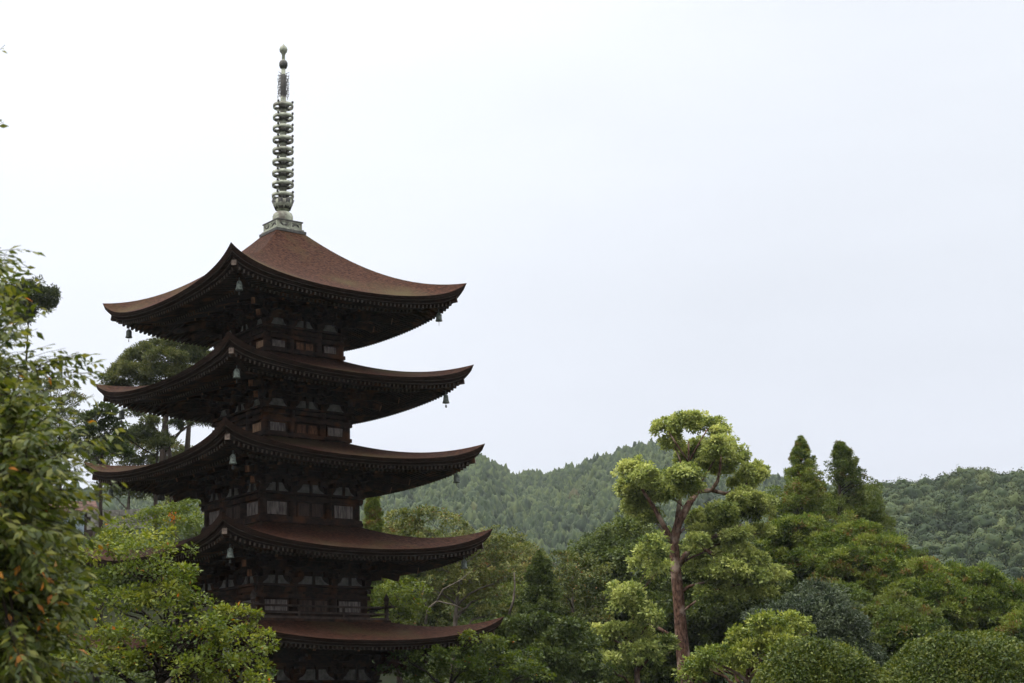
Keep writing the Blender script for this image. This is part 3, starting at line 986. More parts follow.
el = [([P_(224, 352), P_(210, 318, -.3), P_(194, 288, -.4), P_(176, 256, -.2), P_(158, 228), P_(140, 200)], (0.25, 0.07)),
      ([P_(232, 318), P_(236, 280, .2), P_(240, 245, .4), P_(252, 195, .5), P_(262, 150, .3), P_(262, 100)], (0.22, 0.05)),
      ([P_(284, 220), P_(318, 218), P_(332, 196, -.3), P_(338, 165, -.4), P_(340, 130)], (0.2, 0.06)),
      ([P_(318, 218), P_(350, 226, .3), P_(380, 218, .3), P_(405, 200)], (0.15, 0.06)),
      ([P_(238, 398), P_(256, 372, -.3), P_(284, 346, -.6), P_(318, 330, -.5), P_(352, 322, -.3), P_(392, 300)], (0.25, 0.07)),
      ([P_(284, 346, -.6), P_(330, 380, -.5), P_(380, 400), P_(430, 410)], (0.16, 0.05)),
      ([P_(262, 150, .3), P_(235, 110), P_(215, 78)], (0.09, 0.04)), ([P_(262, 150, .3), P_(290, 100), P_(308, 70)], (0.09, 0.04)),
      ([P_(242, 590), P_(215, 568), P_(185, 548), P_(160, 540)], (0.2, 0.09)),
      ([P_(236, 470), P_(262, 450), P_(300, 440)], (0.15, 0.06))]
tree('forked_tree', 'tall tree with a bare red-brown forked trunk and separate pads of bright leaves', 'tree', b0, trunk, trunk_r, cl, L_HERO, M_BARK_RED, rng,
     limb_r=0.06, limb_every=7, extra_limbs=[(q, (r[0] * 0.72, r[1] * 0.8)) for q, r in el], crown_kw=dict(leaf=(0.165, 0.095), per=70, tuft=0.34, cover=1.75, up=0.62, below=-0.6, shell=(0.35, 1.0), tint=(0.54, 0.17), tuft_tint=0.15))

# generic builder from picture-plane clumps
def clump_tree(name, label, cat, fx, D, spec, mat, bark, seed, kw=None, trunk_r=0.28, limb_every=2, limb_r=0.07, group=None, scale=(1, 1), org=(0, 0), top=None, extra=()):
    rng = np.random.RandomState(seed)
    cl = [px_clump(org[0] + s[0] / scale[0], org[1] + s[1] / scale[1], s[2] / scale[0], s[3] / scale[1], D, s[4] if len(s) > 4 else rng.uniform(-1.5, 1.5)) for s in spec]
    b = foot(fx, D)
    zt = top if top else np.mean([c[2] for c in cl]) * 0.6 + max(c[2] for c in cl) * 0.4 - 0.3
    cxm = np.mean([c[0] for c in cl]); cym = np.mean([c[1] for c in cl])
    tp = wiggle(b, (cxm * 0.7 + b[0] * 0.3, cym * 0.6 + b[1] * 0.4, zt), rng, 7, 0.02)
    return tree(name, label, cat, b, tp, np.linspace(trunk_r, trunk_r * 0.1, 7), cl, mat, bark, rng, limb_r=limb_r, limb_every=limb_every, crown_kw=kw, group=group, extra_limbs=extra)

def round_tree(name, label, x, ytop, half_w, D, mat, seed, hz_frac=None, kw=None, n=26, bark=None, cat='tree', group=None, low=-0.35, trunk_r=0.25, ybot=None, size=None):
    """crown from its top row, half width and distance"""
    rng = np.random.RandomState(seed)
    k = D / F_PX
    b = foot(x, D)
    top = at(x, ytop, D)[2]
    rx = half_w * k
    rz = (at(x, ytop, D)[2] - at(x, ybot, D)[2]) / 2 if ybot else rx * 0.95
    c = (at(x, ytop, D)[0], D, top - rz)
    s = size or max(rx, rz) * 0.42
    cl = dome_clumps(rng, c, (rx * 0.9, rx * 0.9, rz * 0.95), n, s, low)
    cl.append((c[0], c[1], c[2] - rz * 0.1, rx * 0.6, rx * 0.6, rz * 0.6))
    tp = wiggle(b, (c[0], c[1], c[2] + rz * 0.3), rng, 6, 0.02)
    return tree(name, label, cat, b, tp, np.linspace(trunk_r, trunk_r * 0.12, 6), cl, mat, bark or M_BARK_DARK, rng, limb_every=3, limb_r=0.07, crown_kw=kw, group=group)

def cedar(name, label, x, ytop, half_w, ybot, D, mat, seed, kw=None, group=None, power=0.8, gap=0.0, brown=0.05, lean=0.0, top_w=0.0, rag=0.16):
    """a tall tapering cedar of drooping ball-like tufts, crown from row ytop to row ybot"""
    rng = np.random.RandomState(seed)
    k = D / F_PX
    b = foot(x, D)
    p1 = at(x, ytop, D); p0 = at(x, ybot, D)
    H = p1[2] - p0[2]
    cl = []
    zz = 0.0
    ph = rng.uniform(0, 6)
    while zz < H:
        f = zz / H
        R = half_w * k * (top_w + (1 - top_w) * f ** power)
        s = max(0.07, min(0.62, R * 0.30))
        m = max(1, int(2 * math.pi * R * 0.7 / (s * 1.5)))
        t0 = rng.uniform(0, 6)
        for j in range(m):
            if rng.random() < gap * min(1, 0.25 + f * 2): continue
            t = t0 + 2 * math.pi * j / m + rng.uniform(-0.4, 0.4)
            # branches of unequal length that swell and sink down the trunk
            q = R * rng.uniform(0.55, 1.0) * (1 + rag * math.sin(t * 2 + ph + zz * 1.4) + rag * 0.8 * math.sin(zz * 3.1 + t)) if m > 1 else 0
            ss = s * rng.uniform(0.65, 1.35)
            cl.append((p1[0] + lean * zz + q * math.cos(t), D + q * math.sin(t), p1[2] - zz - 0.18 * q + rng.uniform(-.25, .25) - s * 0.5, ss, ss, ss * 0.85))
            if rng.random() < 0.28 and q > 0.15: cl.append((p1[0] + lean * zz + q * 1.28 * math.cos(t), D + q * 1.28 * math.sin(t), p1[2] - zz - 0.12 * q, ss * 0.5, ss * 0.5, ss * 0.4))
            if q > 0.8: cl.append((p1[0] + lean * zz + q * 0.45 * math.cos(t), D + q * 0.45 * math.sin(t), p1[2] - zz - 0.2 * q, ss * 0.8, ss * 0.8, ss * 0.6))
        zz += s * 1.35
    tp = np.array([b, (b + [p1[0], D, p1[2]]) / 2, [p1[0], D, p1[2] - 0.3]])
    kw_ = dict(leaf=(0.17, 0.05), per=30, tuft=0.24, cover=0.62, up=0.5, below=-0.7, tint=(0.42, 0.15), tuft_tint=0.19, stray=brown, stray_tint=0.96, droop=-0.1, stray_leafwise=False)
    kw_.update(kw or {})
    return tree(name, label, 'tree', b, tp, [0.4, 0.25, 0.04], cl, mat, M_BARK_DARK, rng, limb_every=4, limb_r=0.05, crown_kw=kw_, group=group, limb_from=0.1)

p_shed = at(62, 517, 97.0)
BROAD = dict(leaf=(0.19, 0.105), per=48, tuft=0.40, cover=1.35, shell=(0.4, 1.0), up=0.55, below=-0.5, tint=(0.45, 0.16), tuft_tint=0.13)

# ---- bright lower broadleaf trees round the foot of the tall tree
clump_tree('broadleaf_tree', 'yellow-green tree filling the gap below the forked trunk, toward the pagoda', 'tree', 640, 84.5,
           [(172, 355, 34, 26), (160, 388, 30, 30), (190, 410, 22, 22), (110, 470, 36, 28), (138, 500, 30, 22), (95, 500, 22, 20), (60, 565, 34, 24), (50, 600, 24, 20), (100, 560, 36, 24), (140, 570, 36, 28), (170, 530, 30, 26), (110, 600, 46, 30), (60, 640, 40, 30), (150, 620, 50, 30), (200, 600, 30, 30), (100, 660, 60, 30)],
           L_HERO, M_BARK_RED, 21, dict(BROAD, tint=(0.46, 0.18), tuft_tint=0.18), scale=(2.413, 2.413), org=(580, 400), limb_r=0.1)
clump_tree('broadleaf_tree', 'low bright yellow-green tree just behind the clipped domes', 'tree', 745, 60,
           [(450, 545, 44, 24), (500, 540, 40, 22), (400, 575, 40, 24), (540, 560, 24, 18), (470, 580, 50, 26), (370, 610, 40, 22), (320, 625, 36, 22), (290, 640, 30, 20), (420, 620, 46, 28), (350, 650, 60, 26), (500, 600, 40, 26), (270, 665, 40, 24)],
           L_BRIGHT, M_BARK_RED, 22, dict(BROAD, leaf=(0.13, 0.075), per=55, tuft=0.32, tint=(0.5, 0.18), tuft_tint=0.17), scale=(2.413, 2.413), org=(580, 400), limb_r=0.09, limb_every=1)
round_tree('evergreen_tree', 'grey-green evergreen bush between the bright low tree and the cedars', 808, 598, 50, 70, L_GREY, 23, None, dict(BROAD, leaf=(0.14, 0.07), tuft=0.34, tint=(0.5, 0.18)), 40, ybot=720)
round_tree('evergreen_tree', 'grey-green evergreen directly behind the foot of the forked trunk', 742, 572, 46, 93, L_DARK, 24, None, BROAD, 22, ybot=690)
round_tree('evergreen_tree', 'dark green evergreen behind the forked trunk, under its lower pads', 705, 540, 52, 96, L_DARK, 25, None, BROAD, 26, ybot=700)

# ---- cedars
cedar('cedar', 'pointed cedar with a full narrow top, nearer the forked tree', 800, 438, 94, 650, 104, L_CEDAR, 31, dict(tint=(0.56, 0.17)), power=0.98, gap=0.16, brown=0.08, rag=0.3, group='cedars behind the clipped domes')
cedar('cedar', 'dark pointed cedar with a ragged lopsided top, rising above the mass of cedars', 839, 444, 74, 640, 107, L_CEDAR_DK, 32, dict(tint=(0.58, 0.16)), power=0.86, gap=0.34, lean=0.20, rag=0.34, group='cedars behind the clipped domes', top_w=0.03)
CG = 'cedars behind the clipped domes'
CK = dict(leaf=(0.20, 0.065), per=60, tuft=0.34, cover=1.4, shell=(0.4, 1.0), up=0.5, below=-0.6, tint=(0.48, 0.15), tuft_tint=0.20, stray=0.06, stray_tint=0.95, droop=-0.2, stray_leafwise=False)
round_tree('cedar', 'broad olive cedar below the pointed full-topped one', 797, 510, 62, 96, L_CEDAR, 33, None, CK, 54, group=CG, size=0.85, ybot=690)
round_tree('cedar', 'broad cedar with brownish sprays below the ragged pointed one', 862, 526, 60, 93, L_CEDAR, 34, None, dict(CK, stray=0.11), 54, group=CG, size=0.85, ybot=690)
round_tree('cedar', 'rounded cedar at the outer end of the row, against the wooded hill', 972, 566, 50, 92, L_CEDAR, 35, None, CK, 46, group=CG, size=0.78, ybot=700)
round_tree('cedar', 'low cedar in the dip between the broad brownish one and the end one', 918, 562, 44, 90, L_CEDAR, 36, None, dict(CK, stray=0.10), 42, group=CG, size=0.75, ybot=690)
round_tree('cedar', 'small deep green cedar between the bright low tree and the first clipped dome', 836, 590, 48, 84, L_CEDAR_DK, 37, None, CK, 42, group=CG, size=0.75, ybot=700)
round_tree('cedar', 'deep green cedar just above the notch between the clipped domes', 893, 606, 50, 82, L_CEDAR_DK, 38, None, CK, 42, group=CG, size=0.75, ybot=700)
round_tree('cedar', 'cedar cut by the edge of the picture beside the end cedar', 1042, 606, 44, 88, L_CEDAR, 39, None, CK, 50, group=CG, size=0.7, ybot=700)

# ---- the two clipped domes
def clipped_dome(label, x, ytop, half_w, D, seed):
    rng = np.random.RandomState(seed)
    b = foot(x, D)
    k = D / F_PX
    top = at(x, ytop, D)[2]; rx = half_w * k
    h = top - b[2]
    root = empty('clipped_shrub', tuple(b), 0, label, 'shrub', 'clipped dome shrubs')
    mb = MB()
    for q in range(7):
        t = q * 0.9
        mb.tube(wiggle((0.08 * math.cos(t), 0.08 * math.sin(t), 0), (rx * 0.6 * math.cos(t), rx * 0.6 * math.sin(t), h * 0.75), rng, 6, 0.05), np.linspace(0.04, 0.01, 6), 6)
    mb.build('stem', M_BARK_DARK, root, True)
    n = 42000
    d = rand_dir(rng, n); d[:, 2] = np.abs(d[:, 2]) * 1.0
    lump = 1 + 0.03 * np.sin(d[:, 0] * 3.1 + seed * 2) * np.cos(d[:, 1] * 2.7) + 0.026 * np.sin(d[:, 0] * 7 + seed) * np.sin(d[:, 1] * 6) + 0.02 * np.sin(d[:, 2] * 11 + d[:, 0] * 5) + 0.012 * np.sin(d[:, 0] * 23) * np.sin(d[:, 1] * 21 + d[:, 2] * 13)
    sup = (np.abs(d[:, 0]) ** 2.5 + np.abs(d[:, 1]) ** 2.5 + np.abs(d[:, 2]) ** 2.5) ** (-1 / 2.5)
    rr = (lump * sup * (1 - rng.exponential(0.028, n)))[:, None]
    # a few unclipped shoots
    sh = rng.random(n) < 0.05
    rr[sh] *= (1 + rng.exponential(0.022, sh.sum()))[:, None]
    pos = d * np.array([rx, rx * 0.95, h]) * rr
    nn = unit(d * 0.8 + rand_dir(rng, n) * 0.75 + [0, 0, 0.3])
    dd = unit(rand_dir(rng, n) + d * 0.5)
    sc = rng.uniform(0.7, 1.3, n)
    v, q = leaf_quads(pos, dd, nn, 0.062 * sc, 0.034 * sc)
    ti = np.clip(rng.normal(0.48, 0.22, n) + 0.16 * np.sin(d[:, 0] * 9 + seed) * np.sin(d[:, 2] * 8) + 0.12 * np.sin(d[:, 0] * 21) * np.sin(d[:, 1] * 17 + d[:, 2] * 13), 0, 1)
    link('leaves', np_mesh('leaves', v, q, np.repeat(ti, 4)), L_HEDGE, root)
clipped_dome('smooth clipped dome shrub below the grey-green bush, closer to the forked tree', 822, 639, 72, 30, 5)
clipped_dome('wide clipped dome shrub at the outer end, below the end cedar', 965, 632, 88, 29, 6)

# ---- middle ground between the pagoda and the tall tree
AIRY = dict(leaf=(0.16, 0.085), per=42, tuft=0.38, cover=1.1, up=0.75, below=-0.25, tint=(0.5, 0.17), tuft_tint=0.14, stray=0.035, stray_tint=0.97)
s2 = dict(scale=(2.596, 2.596), org=(360, 420))
dead = lambda pts, D: [at(360 + a / 2.596, 420 + b / 2.596, D) for a, b in pts]
clump_tree('spreading_tree', 'olive spreading tree with bare grey dead branches just past the pagoda roofs', 'tree', 452, 92,
           [(110, 255, 40, 16), (170, 250, 46, 18), (220, 262, 36, 14), (140, 275, 40, 14), (250, 280, 30, 12), (300, 330, 60, 18), (350, 320, 40, 16), (400, 345, 40, 16), (250, 350, 50, 18), (330, 370, 60, 18), (210, 380, 40, 16), (290, 410, 60, 20), (370, 410, 50, 18), (240, 440, 46, 18), (330, 455, 60, 20), (190, 430, 40, 18), (280, 490, 50, 18), (350, 500, 50, 18)],
           L_OLIVE, M_BARK_GREY, 41, AIRY, limb_every=1, limb_r=0.07,
           extra=[(dead([(170, 530), (176, 490), (200, 470), (245, 480), (270, 492)], 89.5), (0.075, 0.02)), (dead([(200, 470), (215, 440), (262, 415), (285, 395)], 89.5), (0.055, 0.015)),
                  (dead([(385, 510), (398, 470), (402, 430), (400, 395)], 90), (0.08, 0.03)), (dead([(176, 490), (160, 460), (168, 430)], 89.5), (0.05, 0.015))], **s2)
clump_tree('spreading_tree', 'olive tree with flat loose layers standing between the small dark cone and the far ridge', 'tree', 575, 99,
           [(430, 340, 40, 14), (520, 360, 40, 16), (570, 375, 46, 16), (620, 400, 40, 16), (540, 400, 50, 18), (600, 430, 46, 18), (520, 440, 46, 20), (560, 470, 50, 20), (620, 480, 40, 20), (520, 500, 50, 20), (590, 520, 50, 22)],
           L_OLIVE, M_BARK_GREY, 42, dict(AIRY, tint=(0.42, 0.15)), limb_every=2, **s2)
cedar('conifer', 'small dark cone-shaped conifer between the pagoda and the forked tree', 540, 556, 36, 670, 88, L_DARK, 43, dict(stray=0.02, tint=(0.42, 0.15)), power=0.7)
clump_tree('maple', 'fresh green maple tucked against the pagoda railing', 'tree', 400, 84,
           [(60, 420, 36, 16), (110, 430, 40, 18), (90, 455, 46, 18), (150, 450, 30, 16), (50, 455, 30, 16), (120, 480, 40, 18), (70, 490, 40, 18), (150, 500, 30, 16), (100, 515, 50, 18)],
           L_MAPLE, M_BARK_DARK, 44, dict(AIRY, leaf=(0.13, 0.10), tint=(0.36, 0.13), tuft_tint=0.1, stray=0.004, cover=0.9), **s2)
clump_tree('maple', 'dark green maple spreading under the lowest pagoda roof tip', 'tree', 440, 70,
           [(160, 590, 40, 14), (220, 580, 40, 14), (300, 570, 50, 16), (200, 610, 50, 16), (270, 610, 56, 16), (350, 590, 50, 18), (120, 620, 44, 14), (180, 640, 60, 16), (260, 640, 60, 18), (340, 630, 60, 18), (420, 620, 50, 20), (100, 655, 50, 14), (200, 670, 70, 16), (320, 670, 70, 20), (430, 660, 60, 20)],
           L_MAPLE, M_BARK_DARK, 45, dict(AIRY, leaf=(0.13, 0.10), tuft=0.36, tint=(0.22, 0.14), tuft_tint=0.12, stray=0.003, cover=0.95), **s2)
clump_tree('evergreen_tree', 'dark evergreen at the foot of the small cone-shaped conifer', 'tree', 545, 76,
           [(400, 540, 50, 26), (470, 530, 46, 24), (540, 550, 50, 26), (430, 580, 60, 26), (510, 590, 60, 26), (580, 590, 40, 26), (470, 630, 70, 26), (560, 640, 60, 26), (610, 660, 50, 26)],
           L_DARK, M_BARK_DARK, 46, dict(BROAD, tint=(0.55, 0.17)), **s2)
cedar('conifer', 'slim green conifer showing beside the third storey of the pagoda', 373, 480, 20, 620, 98, L_CEDAR, 47, dict(stray=0.0, tint=(0.6, 0.15)), power=0.9, gap=0.25)
round_tree('evergreen_tree', 'deep green tree by the forked trunk, its crown against the far ridge', 625, 530, 46, 106, L_DARK, 48, None, BROAD, 28, ybot=690)
round_tree('evergreen_tree', 'dull green round tree behind the flat-layered olive tree', 590, 560, 54, 118, L_GREY, 49, None, BROAD, 24, ybot=690)
round_tree('evergreen_tree', 'dull green tree half hidden behind the grey dead branches', 480, 545, 60, 124, L_OLIVE, 50, None, BROAD, 26, ybot=690)
round_tree('evergreen_tree', 'olive tree close behind the second pagoda roof tip', 410, 530, 50, 116, L_OLIVE, 51, None, BROAD, 26, ybot=690)
round_tree('evergreen_tree', 'dark tree closing the view between cone-shaped conifer and pagoda', 510, 590, 50, 100, L_DARK, 52, None, BROAD, 24, ybot=720)
round_tree('evergreen_tree', 'dark tree between the forked trunk and the cedars', 765, 545, 44, 112, L_DARK, 53, None, BROAD, 24, ybot=700)

round_tree('evergreen_tree', 'low dark evergreen at the very foot of the forked trunk', 660, 632, 40, 97, L_DARK, 54, None, BROAD, 22, ybot=730)

# ---- trees on the slope behind the pagoda, on the cherry tree's side
PINE = dict(leaf=(0.20, 0.06), per=80, tuft=0.40, cover=1.7, shell=(0.4, 1.0), up=0.5, below=-0.3, tint=(0.45, 0.17), tuft_tint=0.15)
s3 = dict(scale=(2.968, 2.968), org=(0, 220))
clump_tree('old_pine', 'broad domed old pine rising behind the upper pagoda roofs', 'tree', 178, 108,
           [(480, 375, 46, 20), (530, 365, 46, 20), (580, 372, 40, 20), (430, 395, 46, 24), (390, 420, 40, 26), (500, 410, 60, 28), (560, 410, 50, 28), (360, 450, 36, 22), (330, 475, 30, 16), (420, 450, 60, 26), (490, 455, 60, 26), (560, 460, 60, 30), (610, 420, 30, 40), (400, 485, 60, 16), (350, 495, 36, 12), (480, 492, 60, 14)],
           L_PINE, M_BARK_DARK, 61, PINE, trunk_r=0.34, limb_every=1, limb_r=0.12,
           extra=[([at(160, 500, 107), at(163, 460, 107), at(166, 415, 107.5), at(170, 375, 108)], (0.30, 0.14)), ([at(163, 440, 107), at(148, 420, 106.5), at(135, 405, 107)], (0.13, 0.05)), ([at(186, 500, 108), at(187, 450, 108), at(190, 410, 108)], (0.25, 0.12)),
                  ([at(162, 455, 107), at(180, 432, 107), at(196, 420, 107)], (0.12, 0.05))], **s3)
clump_tree('old_pine', 'thin dark pine whose pads show in the gap between two pagoda roofs', 'tree', 150, 100,
           [(440, 600, 26, 14), (420, 630, 34, 16), (400, 575, 24, 12), (470, 650, 40, 14), (550, 590, 30, 18), (590, 600, 28, 20), (520, 610, 16, 10), (480, 665, 40, 14), (380, 650, 30, 20)],
           L_PINE, M_BARK_DARK, 62, dict(PINE, tint=(0.25, 0.13)), trunk_r=0.22, limb_every=1, limb_r=0.08, **s3)
clump_tree('old_pine', 'sparse flat-topped pine at the picture edge above the cherry tree', 'tree', 22, 96,
           [(40, 215, 38, 20), (90, 205, 42, 20), (135, 228, 32, 26), (70, 238, 44, 22), (110, 262, 38, 20), (30, 258, 38, 22), (70, 285, 36, 16), (10, 230, 34, 26), (145, 250, 20, 16), (105, 235, 36, 22), (50, 300, 30, 14)],
           L_PINE, M_BARK_DARK, 63, dict(PINE, tint=(0.22, 0.14), per=70, cover=1.4), trunk_r=0.24, limb_every=1, limb_r=0.09, **s3)
clump_tree('broadleaf_tree', 'hazy olive tree between the sparse flat-topped pine and the pagoda', 'tree', 62, 118,
           [(120, 500, 50, 26), (180, 510, 50, 26), (220, 540, 40, 26), (150, 550, 60, 26), (90, 540, 40, 30), (200, 590, 60, 26), (130, 610, 60, 30), (230, 640, 50, 30), (70, 620, 50, 40), (180, 660, 60, 30)],
           L_OLIVE, M_BARK_DARK, 64, dict(AIRY, cover=1.0, tint=(0.5, 0.15), stray=0.0), **s3)
clump_tree('evergreen_tree', 'almost black evergreen beside the left-hand tip of the fourth roof', 'tree', 98, 92,
           [(280, 590, 34, 24), (310, 570, 26, 20), (330, 620, 40, 26), (270, 640, 40, 26), (320, 670, 50, 24), (360, 690, 40, 20), (270, 690, 40, 24)],
           L_DARK, M_BARK_DARK, 65, dict(BROAD, tint=(0.18, 0.14)), **s3)
s4 = dict(scale=(2.597, 2.597), org=(0, 420))
clump_tree('broadleaf_tree', 'pale olive thicket tree on the slope below the pines', 'tree', 120, 112,
           [(250, 80, 60, 26), (330, 70, 60, 26), (420, 80, 60, 30), (180, 90, 50, 30), (300, 110, 70, 30), (400, 120, 70, 30), (480, 110, 50, 34), (340, 180, 60, 26), (290, 190, 40, 30), (400, 190, 60, 30), (460, 200, 40, 40)],
           L_OLIVE, M_BARK_GREY, 66, dict(AIRY, cover=1.1, tint=(0.5, 0.16), stray=0.0), **s4)
clump_tree('maple', 'bright fresh green young maple on the slope between the shed and the pagoda', 'tree', 178, 88,
           [(440, 240, 46, 22), (490, 230, 40, 24), (400, 260, 40, 22), (450, 275, 50, 22), (510, 270, 30, 24), (380, 250, 24, 16), (480, 300, 50, 24), (420, 310, 40, 24)],
           L_MAPLE, M_BARK_GREY, 67, dict(AIRY, leaf=(0.13, 0.10), cover=0.9, tint=(0.32, 0.12), stray=0.0), **s4)
clump_tree('broadleaf_tree', 'shaded tree low on the slope, behind the fine-leaved maple', 'tree', 190, 80,
           [(520, 330, 50, 40), (470, 380, 60, 40), (400, 360, 60, 40), (540, 420, 40, 50), (440, 450, 80, 50), (350, 430, 70, 50), (300, 340, 60, 40), (220, 360, 70, 50), (520, 500, 50, 60), (100, 330, 80, 50), (160, 420, 80, 60)],
           L_DARK, M_BARK_DARK, 68, BROAD, **s4)

# ---- fine-leaved maple in front of the pagoda's lower storeys
MAP = dict(leaf=(0.085, 0.055), per=38, tuft=0.26, cover=1.0, up=0.8, below=-0.35, tint=(0.47, 0.15), tuft_tint=0.13, stray=0.005, stray_tint=0.96, droop=0.05)
clump_tree('maple', 'large fine-leaved yellow-green maple in front of the lower pagoda storeys', 'tree', 160, 34,
           [(330, 280, 46, 22, 1), (400, 310, 56, 24, 0), (300, 320, 50, 24, .5), (350, 350, 60, 26, -.6), (440, 350, 44, 22, .4), (460, 400, 40, 20, 0), (410, 400, 60, 26, -.5), (330, 400, 60, 30, .5), (480, 440, 50, 22, .3), (430, 460, 60, 26, -.6), (500, 480, 54, 24, .3), (540, 520, 44, 22, 0), (470, 510, 60, 26, -.8), (380, 470, 60, 30, -.5), (610, 510, 44, 18, .2), (650, 505, 26, 14, .4), (570, 545, 50, 22, -.5), (640, 560, 44, 18, .6), (690, 575, 36, 14, .3), (600, 590, 60, 26, -.4), (670, 610, 40, 18, .8), (520, 570, 60, 30, -.8), (540, 630, 60, 30, -.9), (620, 640, 50, 26, .1), (450, 580, 70, 34, -1), (360, 560, 70, 36, -1), (290, 480, 60, 36, 0), (280, 560, 60, 40, -.6), (400, 640, 80, 36, -1.2), (300, 640, 70, 40, -1), (490, 660, 70, 30, -1.2), (690, 660, 30, 16, .5), (230, 430, 50, 40, .5), (210, 520, 60, 46, .2), (220, 620, 70, 46, -.5), (250, 350, 40, 30, .8), (120, 560, 70, 60, .8), (110, 640, 80, 50, .3), (600, 690, 80, 30, -.8)],
           L_MAPLE, M_BARK_DARK, 71, MAP, trunk_r=0.16, limb_every=1, limb_r=0.045, **s4)

# ---- cherry tree close to the camera, reaching in from the side
def spray(rng, start, end, leaf_n, size, P, D, N, T, mb, r0, stray):
    pts = wiggle(start, end, rng, 6, 0.05, -0.02)
    mb.tube(pts, np.linspace(r0, r0 * 0.35, 6), 5)
    L = np.linalg.norm(np.diff(pts, axis=0), axis=1).sum()
    tdir = unit((pts[-1] - pts[0])[None])[0]
    side = unit(np.cross(tdir, [0, 0, 1])[None])[0]
    for j in range(leaf_n):
        f = 0.12 + 0.88 * (j + rng.random()) / leaf_n
        k = min(int(f * 5), 4); g = f * 5 - k
        p = pts[k] * (1 - g) + pts[k + 1] * g
        sgn = 1 if j % 2 else -1
        d = unit((tdir * rng.uniform(0.3, 0.9) + side * sgn * rng.uniform(0.3, 1.0) + np.array([0, 0, rng.uniform(-1.0, 0.1)]))[None])[0]
        P.append(p + d * 0.012); D.append(d)
        N.append(unit((np.array([0, 0, 0.8]) + rng.normal(0, 0.5, 3))[None])[0])
        T.append(rng.uniform(0.9, 1.0) if rng.random() < stray else np.clip(rng.normal(0.47, 0.24), 0, 0.84))

def cherry():
    rng = np.random.RandomState(81)
    D0 = 9.5
    b = np.array([-5.2, 9.6, float(ground_z(-5.2, 9.6)) - 0.1])
    root = empty('cherry_tree', tuple(b), 0, 'close cherry tree with large drooping leaves, some turned orange, cut by the picture edge', 'tree')
    mb = MB()
    fork = np.array([-5.0, 9.6, 2.0])
    mb.tube(wiggle(b, fork, rng, 6, 0.03) - b, np.linspace(0.22, 0.17, 6), 12)
    P, D, N, T = [], [], [], []
    # limbs that carry the visible sprays: rows of (pixel x, y) ends at chosen distances
    targets = []
    edge = [(255, 14), (275, 26), (300, 12), (330, 24), (345, 50), (352, 78), (362, 96), (372, 100), (392, 62), (405, 40), (420, 92), (440, 104), (455, 70), (475, 84), (500, 104), (515, 98), (540, 70), (560, 96), (580, 78), (610, 92), (640, 70), (665, 100), (690, 92)]
    for y, x in edge:
        targets.append((x, y, 9.3 + rng.uniform(-0.7, 0.9)))
    for _ in range(30):
        y = rng.uniform(262, 365)
        targets.append((rng.uniform(-40, np.interp(y, [262, 300, 330, 365], [10, 22, 34, 55])), y, 9.4 + rng.uniform(-1.2, 1.4)))
    for _ in range(230):
        y = rng.uniform(365, 700)
        lim = np.interp(y, [365, 400, 430, 470, 520, 600, 700], [30, 45, 70, 70, 84, 78, 84])
        x = rng.uniform(-60, lim)
        targets.append((x, y, 9.4 + rng.uniform(-1.3, 1.5)))
    for _ in range(70):
        y = rng.uniform(430, 700)
        targets.append((rng.uniform(-40, 75), y, 8.2 + rng.uniform(-.5, .5)))
    for _ in range(170):                                      # the rest of the crown, outside the picture
        t = rng.uniform(0, 2 * math.pi); r = rng.uniform(0.6, 2.2)
        p = np.array([-5.2 + r * math.cos(t), 9.6 + r * math.sin(t), rng.uniform(2.2, 5.0)])
        d = p - [0, 0, EYE]
        targets.append(tuple(p))
    limbs = []
    for zt, ex in ((2.4, -3.2), (3.0, -3.1), (3.6, -3.3), (4.3, -3.6), (5.0, -3.9), (2.0, -3.2)):
        e_ = np.array([ex, 9.5 + rng.uniform(-0.4, 0.4), zt])
        pts = wiggle(fork, e_, rng, 8, 0.04, -0.05)
        mb.tube(pts - b, np.linspace(0.09, 0.025, 8), 8)
        limbs.append(pts)
    allp = np.concatenate([l[2:] for l in limbs])
    for i, tg in enumerate(targets):
        e_ = at(*tg) if i < len(edge) + 330 else np.array(tg)
        near = allp[np.argmin(np.linalg.norm(allp - e_, axis=1) + rng.uniform(0, 0.25, len(allp)))]
        d = unit((e_ - near)[None])[0]
        L = np.linalg.norm(e_ - near)
        if L > 0.55:
            st = near + d * (L - 0.5)
            mb.tube(wiggle(near, st, rng, 5, 0.04, -0.04) - b, np.linspace(0.014, 0.006, 5), 5)
        else: st = near
        for q in range(4):
            e2 = e_ + (rng.normal(0, 0.09, 3) if q else 0)
            P2, D2, N2, T2 = [], [], [], []
            spray(rng, st + rng.normal(0, 0.01, 3) - b, e2 - b, 17, 0.1, P, D, N, T, mb, 0.003, (0.035 if (i < len(edge) + 330 and tg[1] > 545 and tg[0] < 60) else 0.004))
    # two twig ends high at the picture edge
    for (x, y) in ((5, 45), (4, 122)):
        e_ = at(x, y, 9.2)
        st = np.array([-3.9, 9.4, e_[2] - 0.5])
        near = limbs[4][-1]
        mb.tube(wiggle(near, e_ - unit((e_ - near)[None])[0] * 0.16, rng, 6, 0.04) - b, np.linspace(0.013, 0.004, 6), 5)
        spray(rng, e_ - unit((e_ - near)[None])[0] * 0.2 - b, e_ - b, 4, 0.1, P, D, N, T, mb, 0.003, 0.1)
    mb.build('trunk', M_BARK_DARK, root, True)
    n = len(P)
    sc = rng.uniform(0.6, 1.2, n)
    v, q = leaf_quads(np.array(P), np.array(D), np.array(N), 0.066 * sc, 0.027 * sc, 0.14)
    link('crown', np_mesh('crown', v, q, np.repeat(np.array(T), 4)), L_CHERRY, root)
cherry()

